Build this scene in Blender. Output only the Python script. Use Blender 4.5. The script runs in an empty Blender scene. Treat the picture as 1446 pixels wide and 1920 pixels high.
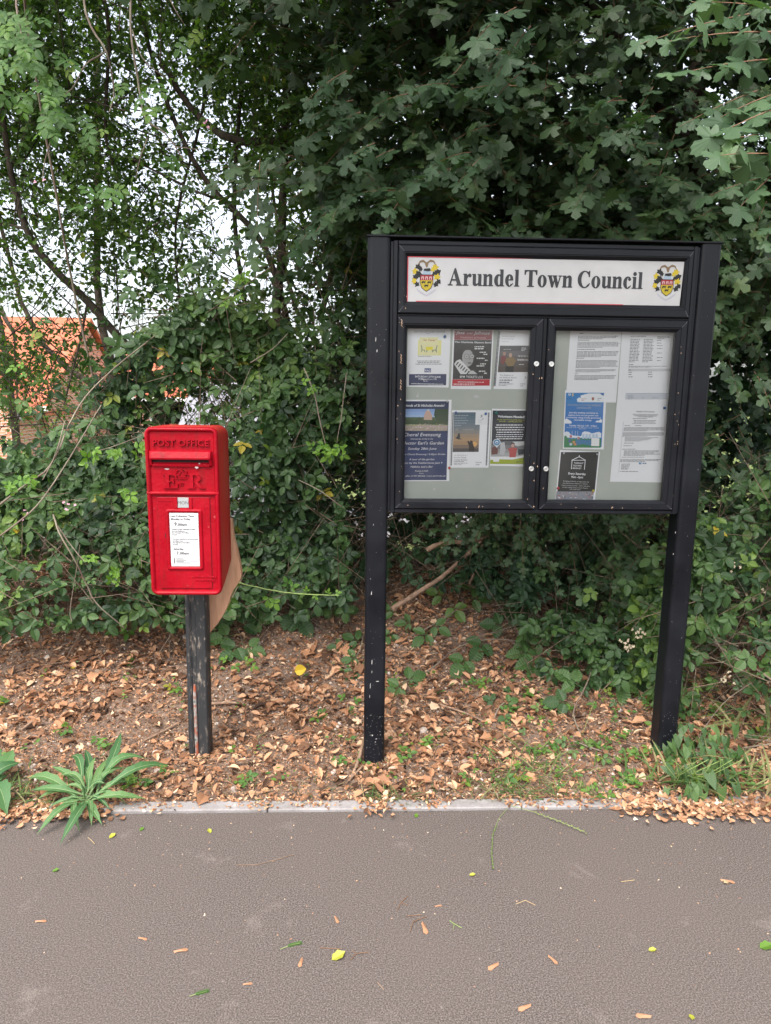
import bpy, math, random
import numpy as np
random.seed(7)
rng = np.random.default_rng(11)
rad = math.radians

# ------------------------------------------------------------------ camera, sky, sun, exposure
W_PX, H_PX, F_PX = 1446, 1920, 1330.0
PITCH, ROLL, YAW, EYE = rad(-10.1), rad(0.74), rad(2.2), 1.5
SC = bpy.context.scene
fwd = np.array([math.sin(YAW) * math.cos(PITCH), math.cos(YAW) * math.cos(PITCH), math.sin(PITCH)])
_r = np.array([math.cos(YAW), -math.sin(YAW), 0.0])
_u = np.cross(_r, fwd)
right = _r * math.cos(ROLL) + _u * math.sin(ROLL)
up = -_r * math.sin(ROLL) + _u * math.cos(ROLL)
import mathutils
cd = bpy.data.cameras.new("camera")
cam = bpy.data.objects.new("camera", cd)
SC.collection.objects.link(cam)
M3 = mathutils.Matrix([[right[i], up[i], -fwd[i]] for i in range(3)]).to_4x4()
M3.translation = (0, 0, EYE)
cam.matrix_world = M3
cd.sensor_fit = 'VERTICAL'
cd.sensor_height = 36.0
cd.lens = 36.0 * F_PX / H_PX
cd.clip_start = 0.05
cd.clip_end = 500
SC.camera = cam

SUN_EL, SUN_AZ = 58.0, 205.0     # azimuth measured clockwise from +Y: behind the camera, a little to its left
world = bpy.data.worlds.new("World")
SC.world = world
world.use_nodes = True
wn = world.node_tree
bg = wn.nodes["Background"]
sky = wn.nodes.new("ShaderNodeTexSky")
sky.sky_type = 'NISHITA'
sky.sun_disc = False
sky.sun_elevation = rad(SUN_EL)
sky.sun_rotation = rad(SUN_AZ)
sky.air_density = 1.0
sky.dust_density = 4.0
hs = wn.nodes.new("ShaderNodeHueSaturation")
hs.inputs["Saturation"].default_value = 0.38     # a thin white overcast
wn.links.new(sky.outputs[0], hs.inputs["Color"])
wn.links.new(hs.outputs[0], bg.inputs["Color"])
bg.inputs["Strength"].default_value = 0.15
sl = bpy.data.lights.new("sun", 'SUN')
sl.energy = 0.6
sl.angle = rad(25)
sl.color = (1.0, 0.94, 0.86)
so = bpy.data.objects.new("sun", sl)
SC.collection.objects.link(so)
sd = mathutils.Vector((math.sin(rad(SUN_AZ)) * math.cos(rad(SUN_EL)), math.cos(rad(SUN_AZ)) * math.cos(rad(SUN_EL)), math.sin(rad(SUN_EL))))
so.rotation_euler = sd.to_track_quat('Z', 'Y').to_euler()
SC.view_settings.view_transform = 'Standard'
SC.view_settings.look = 'None'
SC.view_settings.gamma = 1
SC.view_settings.exposure = 1.8
SC.cycles.max_bounces = 8
SC.cycles.transparent_max_bounces = 12
SC.cycles.caustics_reflective = False
SC.cycles.caustics_refractive = False

CAM = np.array([0.0, 0.0, EYE])


def ray(px, py):
    return fwd + right * (px - W_PX / 2) / F_PX - up * (py - H_PX / 2) / F_PX


def atY(px, py, Y):
    """world point on the vertical plane y = Y seen at photo pixel (px, py)"""
    d = ray(px, py)
    return CAM + d * (Y / d[1])


def smooth(t):
    t = np.clip(t, 0, 1)
    return t * t * (3 - 2 * t)


def wob(x, y, s=1.0):
    return (np.sin(x * 3.1 * s + 1.3) * np.cos(y * 2.7 * s + .4) + .5 * np.sin(x * 7.3 * s + y * 5.1 * s) + .3 * np.cos(x * 13.7 * s - y * 11.9 * s))


def gz(x, y):
    """height of the soil"""
    x = np.asarray(x, float)
    y = np.asarray(y, float)
    z = 0.008 + 0.045 * smooth((y - 2.45) / .3) * smooth(x / 1.3) + 0.30 * smooth((y - 2.72) / 1.55)
    z = z + 0.008 * wob(x, y, 1.6) * smooth((y - 2.38) / .2)
    z = z + 0.10 * smooth((y - 3.0) / .8) * smooth((-.9 - x) / 1.0)
    far = smooth((y - 4.8) / 3.5)
    return np.where(y < 2.36, -0.03, z * (1 - far) - 0.75 * far)


def gp(px, py):
    """point on the soil seen at photo pixel (px, py)"""
    d = ray(px, py)
    t = .5
    while t < 12:
        p = CAM + d * t
        if p[1] > 2.36 and p[2] < gz(p[0], p[1]) or p[2] < 0.001:
            break
        t += .004
    return p


# ------------------------------------------------------------------ materials
def mat(name, col=(.5, .5, .5), rough=.6, metal=0., spec=.5):
    m = bpy.data.materials.new(name)
    m.use_nodes = True
    b = m.node_tree.nodes["Principled BSDF"]
    b.inputs["Base Color"].default_value = (*col, 1)
    b.inputs["Roughness"].default_value = rough
    b.inputs["Metallic"].default_value = metal
    b.inputs["Specular IOR Level"].default_value = spec
    return m


def nodes(m):
    return m.node_tree.nodes, m.node_tree.links, m.node_tree.nodes["Principled BSDF"]


def noise(m, scale, detail=4, rough=.55, coord="Object", dist=0., vec=None):
    N, Lk, B = nodes(m)
    n = N.new("ShaderNodeTexNoise")
    n.inputs["Scale"].default_value = scale
    n.inputs["Detail"].default_value = detail
    n.inputs["Roughness"].default_value = rough
    n.inputs["Distortion"].default_value = dist
    if vec is None:
        tc = N.new("ShaderNodeTexCoord")
        vec = tc.outputs[coord]
    Lk.new(vec, n.inputs["Vector"])
    return n


def ramp(m, src, stops, interp='LINEAR'):
    N, Lk, B = nodes(m)
    r = N.new("ShaderNodeValToRGB")
    r.color_ramp.interpolation = interp
    e = r.color_ramp.elements
    while len(e) < len(stops):
        e.new(.5)
    for i, (p, c) in enumerate(stops):
        e[i].position = p
        e[i].color = (*c, 1) if len(c) == 3 else c
    Lk.new(src, r.inputs[0])
    return r


def mixc(m, fac, a, b, kind='MIX'):
    N, Lk, B = nodes(m)
    x = N.new("ShaderNodeMix")
    x.data_type = 'RGBA'
    x.blend_type = kind
    for s, v in ((x.inputs[0], fac), (x.inputs[6], a), (x.inputs[7], b)):
        if hasattr(v, "links"):
            Lk.new(v, s)
        else:
            s.default_value = v if not isinstance(v, tuple) else (*v, 1)
    return x.outputs[2]


def bump(m, src, strength=.3, dist=.01, prev=None):
    N, Lk, B = nodes(m)
    b = N.new("ShaderNodeBump")
    b.inputs["Strength"].default_value = strength
    b.inputs["Distance"].default_value = dist
    Lk.new(src, b.inputs["Height"])
    if prev is not None:
        Lk.new(prev, b.inputs["Normal"])
    Lk.new(b.outputs[0], B.inputs["Normal"])
    return b.outputs[0]


def leaf_mat(name, stops, rough=.5, trans=.3, spec=.25, tcol=None, k=.78):
    """per-leaf attribute 'tint' picks the leaf's colour; part of the light passes through the blade"""
    m = mat(name, rough=rough, spec=spec)
    N, Lk, B = nodes(m)
    a = N.new("ShaderNodeAttribute")
    a.attribute_name = "tint"
    r = ramp(m, a.outputs["Fac"], [(p, tuple(x * k for x in c)) for p, c in stops])
    Lk.new(r.outputs[0], B.inputs["Base Color"])
    t = N.new("ShaderNodeBsdfTranslucent")
    tc = mixc(m, 1.0, r.outputs[0], tcol or (1.6, 1.9, .8), 'MULTIPLY')
    Lk.new(tc, t.inputs[0])
    mx = N.new("ShaderNodeMixShader")
    mx.inputs[0].default_value = trans
    out = [n for n in N if n.type == 'OUTPUT_MATERIAL'][0]
    Lk.new(B.outputs[0], mx.inputs[1])
    Lk.new(t.outputs[0], mx.inputs[2])
    Lk.new(mx.outputs[0], out.inputs[0])
    return m


YEL = (.42, .30, .03)
M = {}
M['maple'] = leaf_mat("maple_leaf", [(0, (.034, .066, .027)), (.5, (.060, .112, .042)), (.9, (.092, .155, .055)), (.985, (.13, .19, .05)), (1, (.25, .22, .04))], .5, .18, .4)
M['maple_bright'] = leaf_mat("lit_maple_leaf", [(0, (.048, .100, .042)), (.6, (.085, .155, .070)), (1, (.125, .21, .080))], .5, .25, .4)  # lit copy of the maple leaf, brightness put into the colour
M['haw'] = leaf_mat("hawthorn_leaf", [(0, (.045, .095, .026)), (.6, (.095, .17, .040)), (.93, (.16, .26, .040)), (1, (.32, .30, .03))], .5, .46)
M['far'] = leaf_mat("sunlit_far_leaf", [(0, (.05, .10, .018)), (.6, (.09, .16, .024)), (1, (.20, .24, .035))], .5, .35)
M['rose'] = leaf_mat("rose_leaf", [(0, (.07, .15, .04)), (.6, (.11, .22, .055)), (.9, (.16, .28, .05)), (.96, (.22, .28, .05)), (1, (.45, .32, .03))], .45, .3)
M['bramble'] = leaf_mat("bramble_leaf", [(0, (.020, .048, .018)), (.4, (.048, .102, .030)), (.75, (.085, .16, .042)), (.93, (.135, .215, .05)), (.955, (.17, .28, .04)), (.985, (.22, .24, .04)), (1, YEL)], .5, .22, .35)
M['fresh'] = leaf_mat("fresh_leaf", [(0, (.08, .19, .035)), (1, (.20, .36, .05))], .45, .35)
M['dark'] = leaf_mat("glossy_dark_leaf", [(0, (.02, .07, .03)), (1, (.03, .11, .04))], .28, .1, .6)
M['shade'] = leaf_mat("shaded_leaf", [(0, (.016, .040, .018)), (.7, (.035, .078, .030)), (1, (.06, .12, .04))], .5, .12)  # dark leaf colour standing in for the shade of the hollow
M['dead'] = leaf_mat("dead_leaf", [(0, (.050, .028, .018)), (.2, (.16, .085, .050)), (.45, (.36, .18, .095)), (.72, (.55, .32, .185)), (.93, (.66, .48, .32)), (1, (.76, .67, .53))], .7, .12, .2, (1, .8, .6), k=1.0)
M['grass'] = leaf_mat("grass_blade", [(0, (.07, .14, .04)), (.5, (.14, .21, .06)), (1, (.36, .30, .16))], .6, .3)
M['stone'] = leaf_mat("pebble", [(0, (.30, .22, .17)), (.5, (.50, .40, .33)), (1, (.74, .67, .60))], .85, 0.0, .2, k=.85)

m = M['bark'] = mat("bark", rough=.9, spec=.2)
n = noise(m, 18, 6)
Lk = m.node_tree.links
Lk.new(ramp(m, n.outputs[0], [(.3, (.030, .023, .017)), (.7, (.10, .082, .062))]).outputs[0], nodes(m)[2].inputs["Base Color"])
bump(m, n.outputs[0], .6, .01)
m = M['twig'] = mat("twig", rough=.8, spec=.2)
n = noise(m, 25, 3)
m.node_tree.links.new(ramp(m, n.outputs[0], [(.3, (.085, .060, .042)), (.7, (.21, .16, .115))]).outputs[0], nodes(m)[2].inputs["Base Color"])
m = M['cane'] = mat("bramble_cane", rough=.6, spec=.3)
n = noise(m, 9, 3)
m.node_tree.links.new(ramp(m, n.outputs[0], [(.35, (.16, .11, .09)), (.65, (.24, .21, .15))]).outputs[0], nodes(m)[2].inputs["Base Color"])
M['green_stem'] = mat("green_stem", (.22, .30, .09), .6)
M['red_stem'] = mat("reddish_stem", (.19, .10, .055), .6)
M['deadwood'] = mat("dead_wood", (.36, .235, .15), .85)
n = noise(M['deadwood'], 30, 4)
M['deadwood'].node_tree.links.new(ramp(M['deadwood'], n.outputs[0], [(.3, (.13, .078, .05)), (.7, (.32, .21, .14))]).outputs[0], nodes(M['deadwood'])[2].inputs["Base Color"])

# asphalt
m = M['asphalt'] = mat("asphalt", rough=.88, spec=.3)
N, Lk, B = nodes(m)
n1 = noise(m, 240, 6, .8)
n2 = noise(m, 1.7, 5, .6)
n3 = noise(m, 5.5, 6, .7, dist=.4)
v = N.new("ShaderNodeTexVoronoi")
v.inputs["Scale"].default_value = 170
tc = N.new("ShaderNodeTexCoord")
Lk.new(tc.outputs["Object"], v.inputs["Vector"])
c0 = ramp(m, n1.outputs[0], [(.40, (.026, .021, .019)), (.50, (.088, .072, .064)), (.60, (.215, .180, .162))]).outputs[0]
c1 = mixc(m, ramp(m, n2.outputs[0], [(.30, (0, 0, 0)), (.75, (.5, .5, .5))]).outputs[0], c0, (.120, .098, .085))
chalk = ramp(m, n3.outputs[0], [(.60, (0, 0, 0)), (.82, (.45, .45, .45))]).outputs[0]
c2 = mixc(m, chalk, c1, (.33, .28, .25))
sp = ramp(m, v.outputs["Color"], [(.965, (0, 0, 0)), (.975, (.5, .5, .5))]).outputs[0]
c3 = mixc(m, sp, c2, (.26, .22, .20))
n4 = noise(m, 2.6, 3, .6, dist=.8)
c4 = mixc(m, ramp(m, n4.outputs[0], [(.66, (0, 0, 0)), (.78, (.5, .5, .5))]).outputs[0], c3, (.028, .025, .024))
Lk.new(c4, B.inputs["Base Color"])
bump(m, n1.outputs[0], .15, .0012)

m = M['kerb'] = mat("edging_concrete", rough=.9, spec=.2)
N, Lk, B = nodes(m)
n1, n2 = noise(m, 8, 5, .6), noise(m, 160, 3)
c = ramp(m, n1.outputs[0], [(.3, (.18, .16, .15)), (.6, (.33, .31, .305))]).outputs[0]
Lk.new(mixc(m, .25, c, ramp(m, n2.outputs[0], [(.3, (.10, .095, .09)), (.7, (.32, .30, .29))]).outputs[0]), B.inputs["Base Color"])
bump(m, n2.outputs[0], .4, .003)

m = M['soil'] = mat("soil", rough=.95, spec=.15)
N, Lk, B = nodes(m)
n1, n2 = noise(m, 35, 6, .7), noise(m, 3, 4)
c = ramp(m, n1.outputs[0], [(.3, (.055, .034, .026)), (.5, (.17, .112, .082)), (.7, (.36, .26, .19))]).outputs[0]
Lk.new(mixc(m, ramp(m, n2.outputs[0], [(.35, (0, 0, 0)), (.7, (.6, .6, .6))]).outputs[0], c, (.25, .19, .15)), B.inputs["Base Color"])
bump(m, n1.outputs[0], .8, .02)

m = M['lawn'] = mat("lawn", rough=.9, spec=.1)
N, Lk, B = nodes(m)
n1 = noise(m, 2.5, 8, .7)
Lk.new(ramp(m, n1.outputs[0], [(.3, (.06, .09, .025)), (.6, (.14, .17, .055)), (.75, (.24, .24, .11))]).outputs[0], B.inputs["Base Color"])
m = M['drive'] = mat("pale_drive", (.20, .19, .19), .9)

# red post-box paint
m = M['red'] = mat("red_gloss_paint", (.48, .004, .012), .40, spec=.16)
N, Lk, B = nodes(m)
n1, n2, n3 = noise(m, 45, 4, .6), noise(m, 9, 3), noise(m, 140, 3)
c = ramp(m, n2.outputs[0], [(.3, (.26, .0015, .008)), (.7, (.345, .0025, .012))]).outputs[0]
chip = ramp(m, n1.outputs[0], [(.70, (0, 0, 0)), (.715, (.5, .5, .5))]).outputs[0]
c = mixc(m, chip, c, (.50, .13, .12))
mp = N.new("ShaderNodeMapping")
mp.inputs["Scale"].default_value = (1, 1, .12)
tc = N.new("ShaderNodeTexCoord")
Lk.new(tc.outputs["Object"], mp.inputs[0])
n4 = noise(m, 48, 5, .65, vec=mp.outputs[0])
Lk.new(mixc(m, ramp(m, n4.outputs[0], [(.52, (0, 0, 0)), (.74, (.55, .55, .55))]).outputs[0], c, (.13, .012, .010)), B.inputs["Base Color"])
Lk.new(ramp(m, n2.outputs[0], [(.3, (.30,) * 3), (.7, (.48,) * 3)]).outputs[0], B.inputs["Roughness"])
b1 = bump(m, n1.outputs[0], .4, .005)
bump(m, n3.outputs[0], .10, .002, b1)
m = M['red_side'] = mat("brown_streaked_red_paint", (.42, .03, .02), .5, spec=.25)  # red with browner upright streaks
N, Lk, B = nodes(m)
mp = N.new("ShaderNodeMapping")
mp.inputs["Scale"].default_value = (1, 1, .18)
tc = N.new("ShaderNodeTexCoord")
Lk.new(tc.outputs["Object"], mp.inputs[0])
n1 = noise(m, 26, 5, .6, vec=mp.outputs[0])
Lk.new(ramp(m, n1.outputs[0], [(.3, (.50, .010, .018)), (.52, (.44, .030, .022)), (.72, (.36, .070, .042))]).outputs[0], B.inputs["Base Color"])
bump(m, n1.outputs[0], .2, .004)
M['slot'] = mat("slot_dark", (.015, .004, .004), .8)
M['steel'] = mat("steel", (.62, .62, .60), .32, .9)
M['tab'] = mat("day_tab", (.36, .37, .36), .35, .1)
M['cardw'] = mat("white_card", (.55, .55, .55), .35)
M['paper'] = mat("paper", (.85, .85, .87), .7, spec=.3)
M['ink'] = mat("ink", (.02, .02, .022), .6)
M['inkw'] = mat("sign_ink", (.012, .012, .014), .35)
m = M['tan'] = mat("smooth_tan_wood", rough=.65, spec=.3)
N, Lk, B = nodes(m)
mp = N.new("ShaderNodeMapping")
mp.inputs["Scale"].default_value = (9, 9, 1.1)
mp.inputs["Rotation"].default_value = (0, rad(22), 0)
tc = N.new("ShaderNodeTexCoord")
Lk.new(tc.outputs["Object"], mp.inputs[0])
n1 = noise(m, 8, 5, .6, vec=mp.outputs[0])
Lk.new(ramp(m, n1.outputs[0], [(.3, (.40, .21, .12)), (.55, (.52, .29, .175)), (.8, (.60, .36, .23))]).outputs[0], B.inputs["Base Color"])


def black_paint(name, chips, base=(.0045, .005, .0068), rough=.34, thr=.70):
    m = mat(name, base, rough, spec=.22)
    N, Lk, B = nodes(m)
    n1, n2, n3 = noise(m, 85, 5, .65), noise(m, 6, 4), noise(m, 260, 2)
    c = ramp(m, n2.outputs[0], [(.3, base), (.75, tuple(x * 2.0 for x in base))]).outputs[0]
    ch = ramp(m, n1.outputs[0], [(thr, (0, 0, 0)), (thr + .03, (chips,) * 3)]).outputs[0]
    Lk.new(mixc(m, ch, c, (.36, .33, .30)), B.inputs["Base Color"])
    Lk.new(ramp(m, n2.outputs[0], [(.3, (rough - .08,) * 3), (.7, (rough + .18,) * 3)]).outputs[0], B.inputs["Roughness"])
    bump(m, n3.outputs[0], .05, .001)
    return m


M['black'] = black_paint("black_powder_coat", .5, thr=.735)
M['black_post'] = black_paint("black_scratched_paint", .55, thr=.70)
m = M['old_black'] = mat("flaking_black_paint", rough=.6)
N, Lk, B = nodes(m)
mp = N.new("ShaderNodeMapping")
mp.inputs["Scale"].default_value = (1, 1, .35)
tc = N.new("ShaderNodeTexCoord")
Lk.new(tc.outputs["Object"], mp.inputs[0])
n1 = noise(m, 60, 6, .7, vec=mp.outputs[0])
n2 = noise(m, 7, 4)
c = ramp(m, n1.outputs[0], [(.3, (.012, .013, .015)), (.56, (.035, .034, .034)), (.61, (.24, .20, .16)), (.7, (.36, .29, .22))]).outputs[0]
Lk.new(mixc(m, ramp(m, n2.outputs[0], [(.45, (.85,) * 3), (.62, (0, 0, 0))]).outputs[0], c, (.018, .019, .021)), B.inputs["Base Color"])
bump(m, n1.outputs[0], .5, .004)
m = M['rust'] = mat("rusty_orange_paint", rough=.7)
n1 = noise(m, 30, 5, .6)
m.node_tree.links.new(ramp(m, n1.outputs[0], [(.38, (.36, .07, .025)), (.48, (.22, .12, .09)), (.56, (.30, .30, .28)), (.66, (.05, .045, .042))]).outputs[0], nodes(m)[2].inputs["Base Color"])
m = M['pinboard'] = mat("pinboard", (.42, .45, .41), .85, spec=.2)
N, Lk, B = nodes(m)
n1 = noise(m, 5, 4)
Lk.new(ramp(m, n1.outputs[0], [(.3, (.41, .44, .395)), (.7, (.48, .505, .455))]).outputs[0], B.inputs["Base Color"])
m = M['signw'] = mat("sign_white", rough=.4)
n1 = noise(m, 6, 5)
m.node_tree.links.new(ramp(m, n1.outputs[0], [(.3, (.36, .355, .35)), (.7, (.43, .425, .42))]).outputs[0], nodes(m)[2].inputs["Base Color"])
M['signred'] = mat("red_edge_tape", (.40, .02, .035), .5)

# thin glazing with a patchy pale haze painted in as diffuse colour
m = M['glass'] = bpy.data.materials.new("glazing")
m.use_nodes = True
N, Lk = m.node_tree.nodes, m.node_tree.links
N.remove(N["Principled BSDF"])
out = [x for x in N if x.type == 'OUTPUT_MATERIAL'][0]
tr, gl, df = N.new("ShaderNodeBsdfTransparent"), N.new("ShaderNodeBsdfGlossy"), N.new("ShaderNodeBsdfDiffuse")
gl.inputs["Roughness"].default_value = .04
tr.inputs[0].default_value = (.97, .98, .97, 1)
df.inputs[0].default_value = (.55, .55, .53, 1)
fr = N.new("ShaderNodeFresnel")
fr.inputs[0].default_value = 1.5
a, b = N.new("ShaderNodeMixShader"), N.new("ShaderNodeMixShader")
tc, nz, rp = N.new("ShaderNodeTexCoord"), N.new("ShaderNodeTexNoise"), N.new("ShaderNodeValToRGB")
nz.inputs["Scale"].default_value = 7
nz.inputs["Detail"].default_value = 6
rp.color_ramp.elements[0].position, rp.color_ramp.elements[0].color = .45, (.0, .0, .0, 1)
rp.color_ramp.elements[1].position, rp.color_ramp.elements[1].color = .85, (.06, .06, .06, 1)
Lk.new(tc.outputs["Object"], nz.inputs[0])
Lk.new(nz.outputs[0], rp.inputs[0])
Lk.new(fr.outputs[0], a.inputs[0])
Lk.new(tr.outputs[0], a.inputs[1])
Lk.new(gl.outputs[0], a.inputs[2])
Lk.new(rp.outputs[0], b.inputs[0])
Lk.new(a.outputs[0], b.inputs[1])
Lk.new(df.outputs[0], b.inputs[2])
Lk.new(b.outputs[0], out.inputs[0])

m = M['print'] = mat("printed_ink", rough=.55, spec=.3)
N, Lk, B = nodes(m)
a = N.new("ShaderNodeAttribute")
a.attribute_name = "Col"
Lk.new(a.outputs["Color"], B.inputs["Base Color"])

m = M['tile_roof'] = mat("orange_clay_tiles", rough=.85)
N, Lk, B = nodes(m)
n1 = noise(m, 3, 6, .7)
c = ramp(m, n1.outputs[0], [(.3, (.38, .095, .045)), (.7, (.54, .17, .09))]).outputs[0]
wv = N.new("ShaderNodeTexWave")
wv.bands_direction = 'Z'
wv.inputs["Scale"].default_value = 1.8
tc = N.new("ShaderNodeTexCoord")
Lk.new(tc.outputs["Object"], wv.inputs[0])
Lk.new(mixc(m, ramp(m, wv.outputs[0], [(0, (.35,) * 3), (.25, (0, 0, 0))]).outputs[0], c, (.25, .08, .05)), B.inputs["Base Color"])
m = M['brick'] = mat("red_brick", rough=.9)
N, Lk, B = nodes(m)
bt = N.new("ShaderNodeTexBrick")
bt.inputs["Color1"].default_value = (.46, .17, .10, 1)
bt.inputs["Color2"].default_value = (.56, .26, .16, 1)
bt.inputs["Mortar"].default_value = (.55, .48, .42, 1)
bt.inputs["Scale"].default_value = 1.0
bt.inputs["Brick Width"].default_value = .225
bt.inputs["Row Height"].default_value = .075
bt.inputs["Mortar Size"].default_value = .008
tc = N.new("ShaderNodeTexCoord")
sx, cx = N.new("ShaderNodeSeparateXYZ"), N.new("ShaderNodeCombineXYZ")
ad = N.new("ShaderNodeMath")
Lk.new(tc.outputs["Object"], sx.inputs[0])
Lk.new(sx.outputs[0], ad.inputs[0])
Lk.new(sx.outputs[1], ad.inputs[1])
Lk.new(ad.outputs[0], cx.inputs[0])
Lk.new(sx.outputs[2], cx.inputs[1])
Lk.new(cx.outputs[0], bt.inputs["Vector"])
Lk.new(bt.outputs[0], B.inputs["Base Color"])
M['white_pvc'] = mat("white_plastic", (.75, .75, .74), .4)
M['verge'] = mat("dark_verge", (.12, .11, .11), .7)
M['slate'] = mat("grey_slate", (.24, .24, .26), .7)
M['winglass'] = mat("window_glass", (.04, .05, .06), .1)

# ------------------------------------------------------------------ object helpers
COL = SC.collection


def tag(o, label=None, cat=None, group=None, kind=None):
    for k, v in (("label", label), ("category", cat), ("group", group), ("kind", kind)):
        if v:
            o[k] = v
    return o


def empty(name, loc, label=None, cat=None, group=None):
    o = bpy.data.objects.new(name, None)
    o.location = loc
    o.empty_display_size = .1
    COL.objects.link(o)
    return tag(o, label, cat, group)


def link(name, me, material, parent=None, origin=None):
    """link a mesh whose vertices are in world coordinates, origin moved to `origin` or the parent's place"""
    o = bpy.data.objects.new(name, me)
    COL.objects.link(o)
    for mm in (material if isinstance(material, (list, tuple)) else [material]):
        me.materials.append(mm)
    if parent is not None:
        base = np.zeros(3)
        q = parent
        while q is not None:
            base = base + np.array(q.location)
            q = q.parent
        me.transform(mathutils.Matrix.Translation(-base))
        o.parent = parent
        o.location = (0, 0, 0)
    elif origin is not None:
        me.transform(mathutils.Matrix.Translation([-float(x) for x in origin]))
        o.location = origin
    return o


class MB:
    def __init__(s):
        s.v, s.f, s.c, s.mi, s.sm = [], [], [], [], []

    def add(s, vs, fs, col=None, mi=0, sm=False):
        b = len(s.v)
        s.v += [tuple(map(float, p)) for p in vs]
        for f in fs:
            s.f.append([i + b for i in f])
            s.c.append(col)
            s.mi.append(mi)
            s.sm.append(sm)

    def box(s, x0, x1, y0, y1, z0, z1, b=0., mi=0, col=None):
        if b <= 0:
            vs = [(x, y, z) for z in (z0, z1) for y in (y0, y1) for x in (x0, x1)]
            s.add(vs, [(0, 2, 3, 1), (4, 5, 7, 6), (0, 1, 5, 4), (2, 6, 7, 3), (0, 4, 6, 2), (1, 3, 7, 5)], col, mi)
            return
        rings = []
        for z, ins in ((z0, b), (z0 + b, 0), (z1 - b, 0), (z1, b)):
            xa, xb, ya, yb = x0 + ins, x1 - ins, y0 + ins, y1 - ins
            k = b if ins == 0 else 0
            rings.append([(xa + k, ya, z), (xb - k, ya, z), (xb, ya + k, z), (xb, yb - k, z), (xb - k, yb, z), (xa + k, yb, z), (xa, yb - k, z), (xa, ya + k, z)])
        s.loft(rings, mi=mi, col=col)

    def loft(s, rings, caps=True, mi=0, col=None, sm=False, closed=True):
        n = len(rings[0])
        vs = [p for r in rings for p in r]
        fs = []
        for i in range(len(rings) - 1):
            for j in range(n if closed else n - 1):
                k = (j + 1) % n
                fs.append((i * n + j, i * n + k, (i + 1) * n + k, (i + 1) * n + j))
        s.add(vs, fs, col, mi, sm)
        if caps:
            s.add(rings[0], [tuple(range(n))[::-1]], col, mi)
            s.add(rings[-1], [tuple(range(n))], col, mi)

    def tube(s, pts, rs, k=6, mi=0, col=None, jit=0.):
        pts = [np.array(p, float) for p in pts]
        if not hasattr(rs, '__len__'):
            rs = [rs] * len(pts)
        rings = []
        for i, p in enumerate(pts):
            d = pts[min(i + 1, len(pts) - 1)] - pts[max(i - 1, 0)]
            d = d / (np.linalg.norm(d) + 1e-9)
            a = np.cross(d, (0, 0, 1.) if abs(d[2]) < .9 else (1., 0, 0))
            a /= np.linalg.norm(a)
            b = np.cross(d, a)
            rings.append([p + (a * math.cos(t) + b * math.sin(t)) * rs[i] * (1 + jit * random.uniform(-1, 1)) for t in [2 * math.pi * j / k for j in range(k)]])
        s.loft(rings, mi=mi, col=col, sm=True)

    def prism(s, poly, y0, y1, mi=0, col=None):
        """poly in (x, z), extruded from y0 (front) to y1 (back)"""
        a = [(x, y0, z) for x, z in poly]
        b = [(x, y1, z) for x, z in poly]
        s.loft([a, b], mi=mi, col=col)

    def sheet(s, poly, y, mi=0, col=None):
        s.add([(x, y, z) for x, z in poly], [tuple(range(len(poly)))], col, mi)

    def mesh(s, name):
        me = bpy.data.meshes.new(name)
        me.from_pydata(s.v, [], s.f)
        me.polygons.foreach_set("material_index", s.mi)
        me.polygons.foreach_set("use_smooth", s.sm)
        if any(c is not None for c in s.c):
            at = me.color_attributes.new("Col", 'FLOAT_COLOR', 'CORNER')
            buf = []
            for f, c in zip(s.f, s.c):
                buf += list((*(c or (1, 1, 1)), 1)) * len(f)
            at.data.foreach_set("color", buf)
        me.update()
        return me

    def build(s, name, material, parent=None, origin=None):
        return link(name, s.mesh(name), material, parent, origin)


def sub_copy(o, parent=None):
    c = o.copy()
    COL.objects.link(c)
    if parent is not None:
        c.parent = parent
    for ch in list(o.children):
        sub_copy(ch, c)
    return c


# text outlines as 2-D triangles (x to the right, y up, cap height 1)
_tc = {}


def text2d(st, shear=0., bold=0.):
    key = (st, shear, bold)
    if key in _tc:
        return _tc[key]
    cu = bpy.data.curves.new("t", 'FONT')
    cu.body = st
    cu.resolution_u = 2
    cu.size = 1
    cu.offset = bold
    cu.shear = shear
    ob = bpy.data.objects.new("t", cu)
    me = bpy.data.meshes.new_from_object(ob)
    vs = [(v.co.x, v.co.y) for v in me.vertices]
    fs = [tuple(p.vertices) for p in me.polygons]
    bpy.data.objects.remove(ob)
    bpy.data.curves.remove(cu)
    bpy.data.meshes.remove(me)
    cap = .729
    if vs:
        x0 = min(v[0] for v in vs)
        vs = [((x - x0) / cap, y / cap) for x, y in vs]
    _tc[key] = (vs, fs, max([v[0] for v in vs] or [1]))
    return _tc[key]


def put_text(mb, st, x0, x1, z, cap, y, col=None, mi=0, shear=0., bold=.0, depth=0.):
    """text from x0 to x1 on baseline z"""
    vs, fs, w = text2d(st, shear, bold)
    k = (x1 - x0) / w
    mb.add([(x0 + a * k, y, z + b * cap) for a, b in vs], fs, col, mi)
    if depth:
        from collections import Counter
        e = Counter()
        d = {}
        for f in fs:
            for i in range(len(f)):
                p, q = f[i], f[(i + 1) % len(f)]
                e[frozenset((p, q))] += 1
                d[frozenset((p, q))] = (p, q)
        for kk, c in e.items():
            if c == 1:
                p, q = d[kk]
                P, Q = vs[p], vs[q]
                mb.add([(x0 + P[0] * k, y, z + P[1] * cap), (x0 + Q[0] * k, y, z + Q[1] * cap), (x0 + Q[0] * k + .0005, y + depth, z + Q[1] * cap - .0006), (x0 + P[0] * k + .0005, y + depth, z + P[1] * cap - .0006)], [(0, 1, 2, 3)], col, mi)


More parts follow.
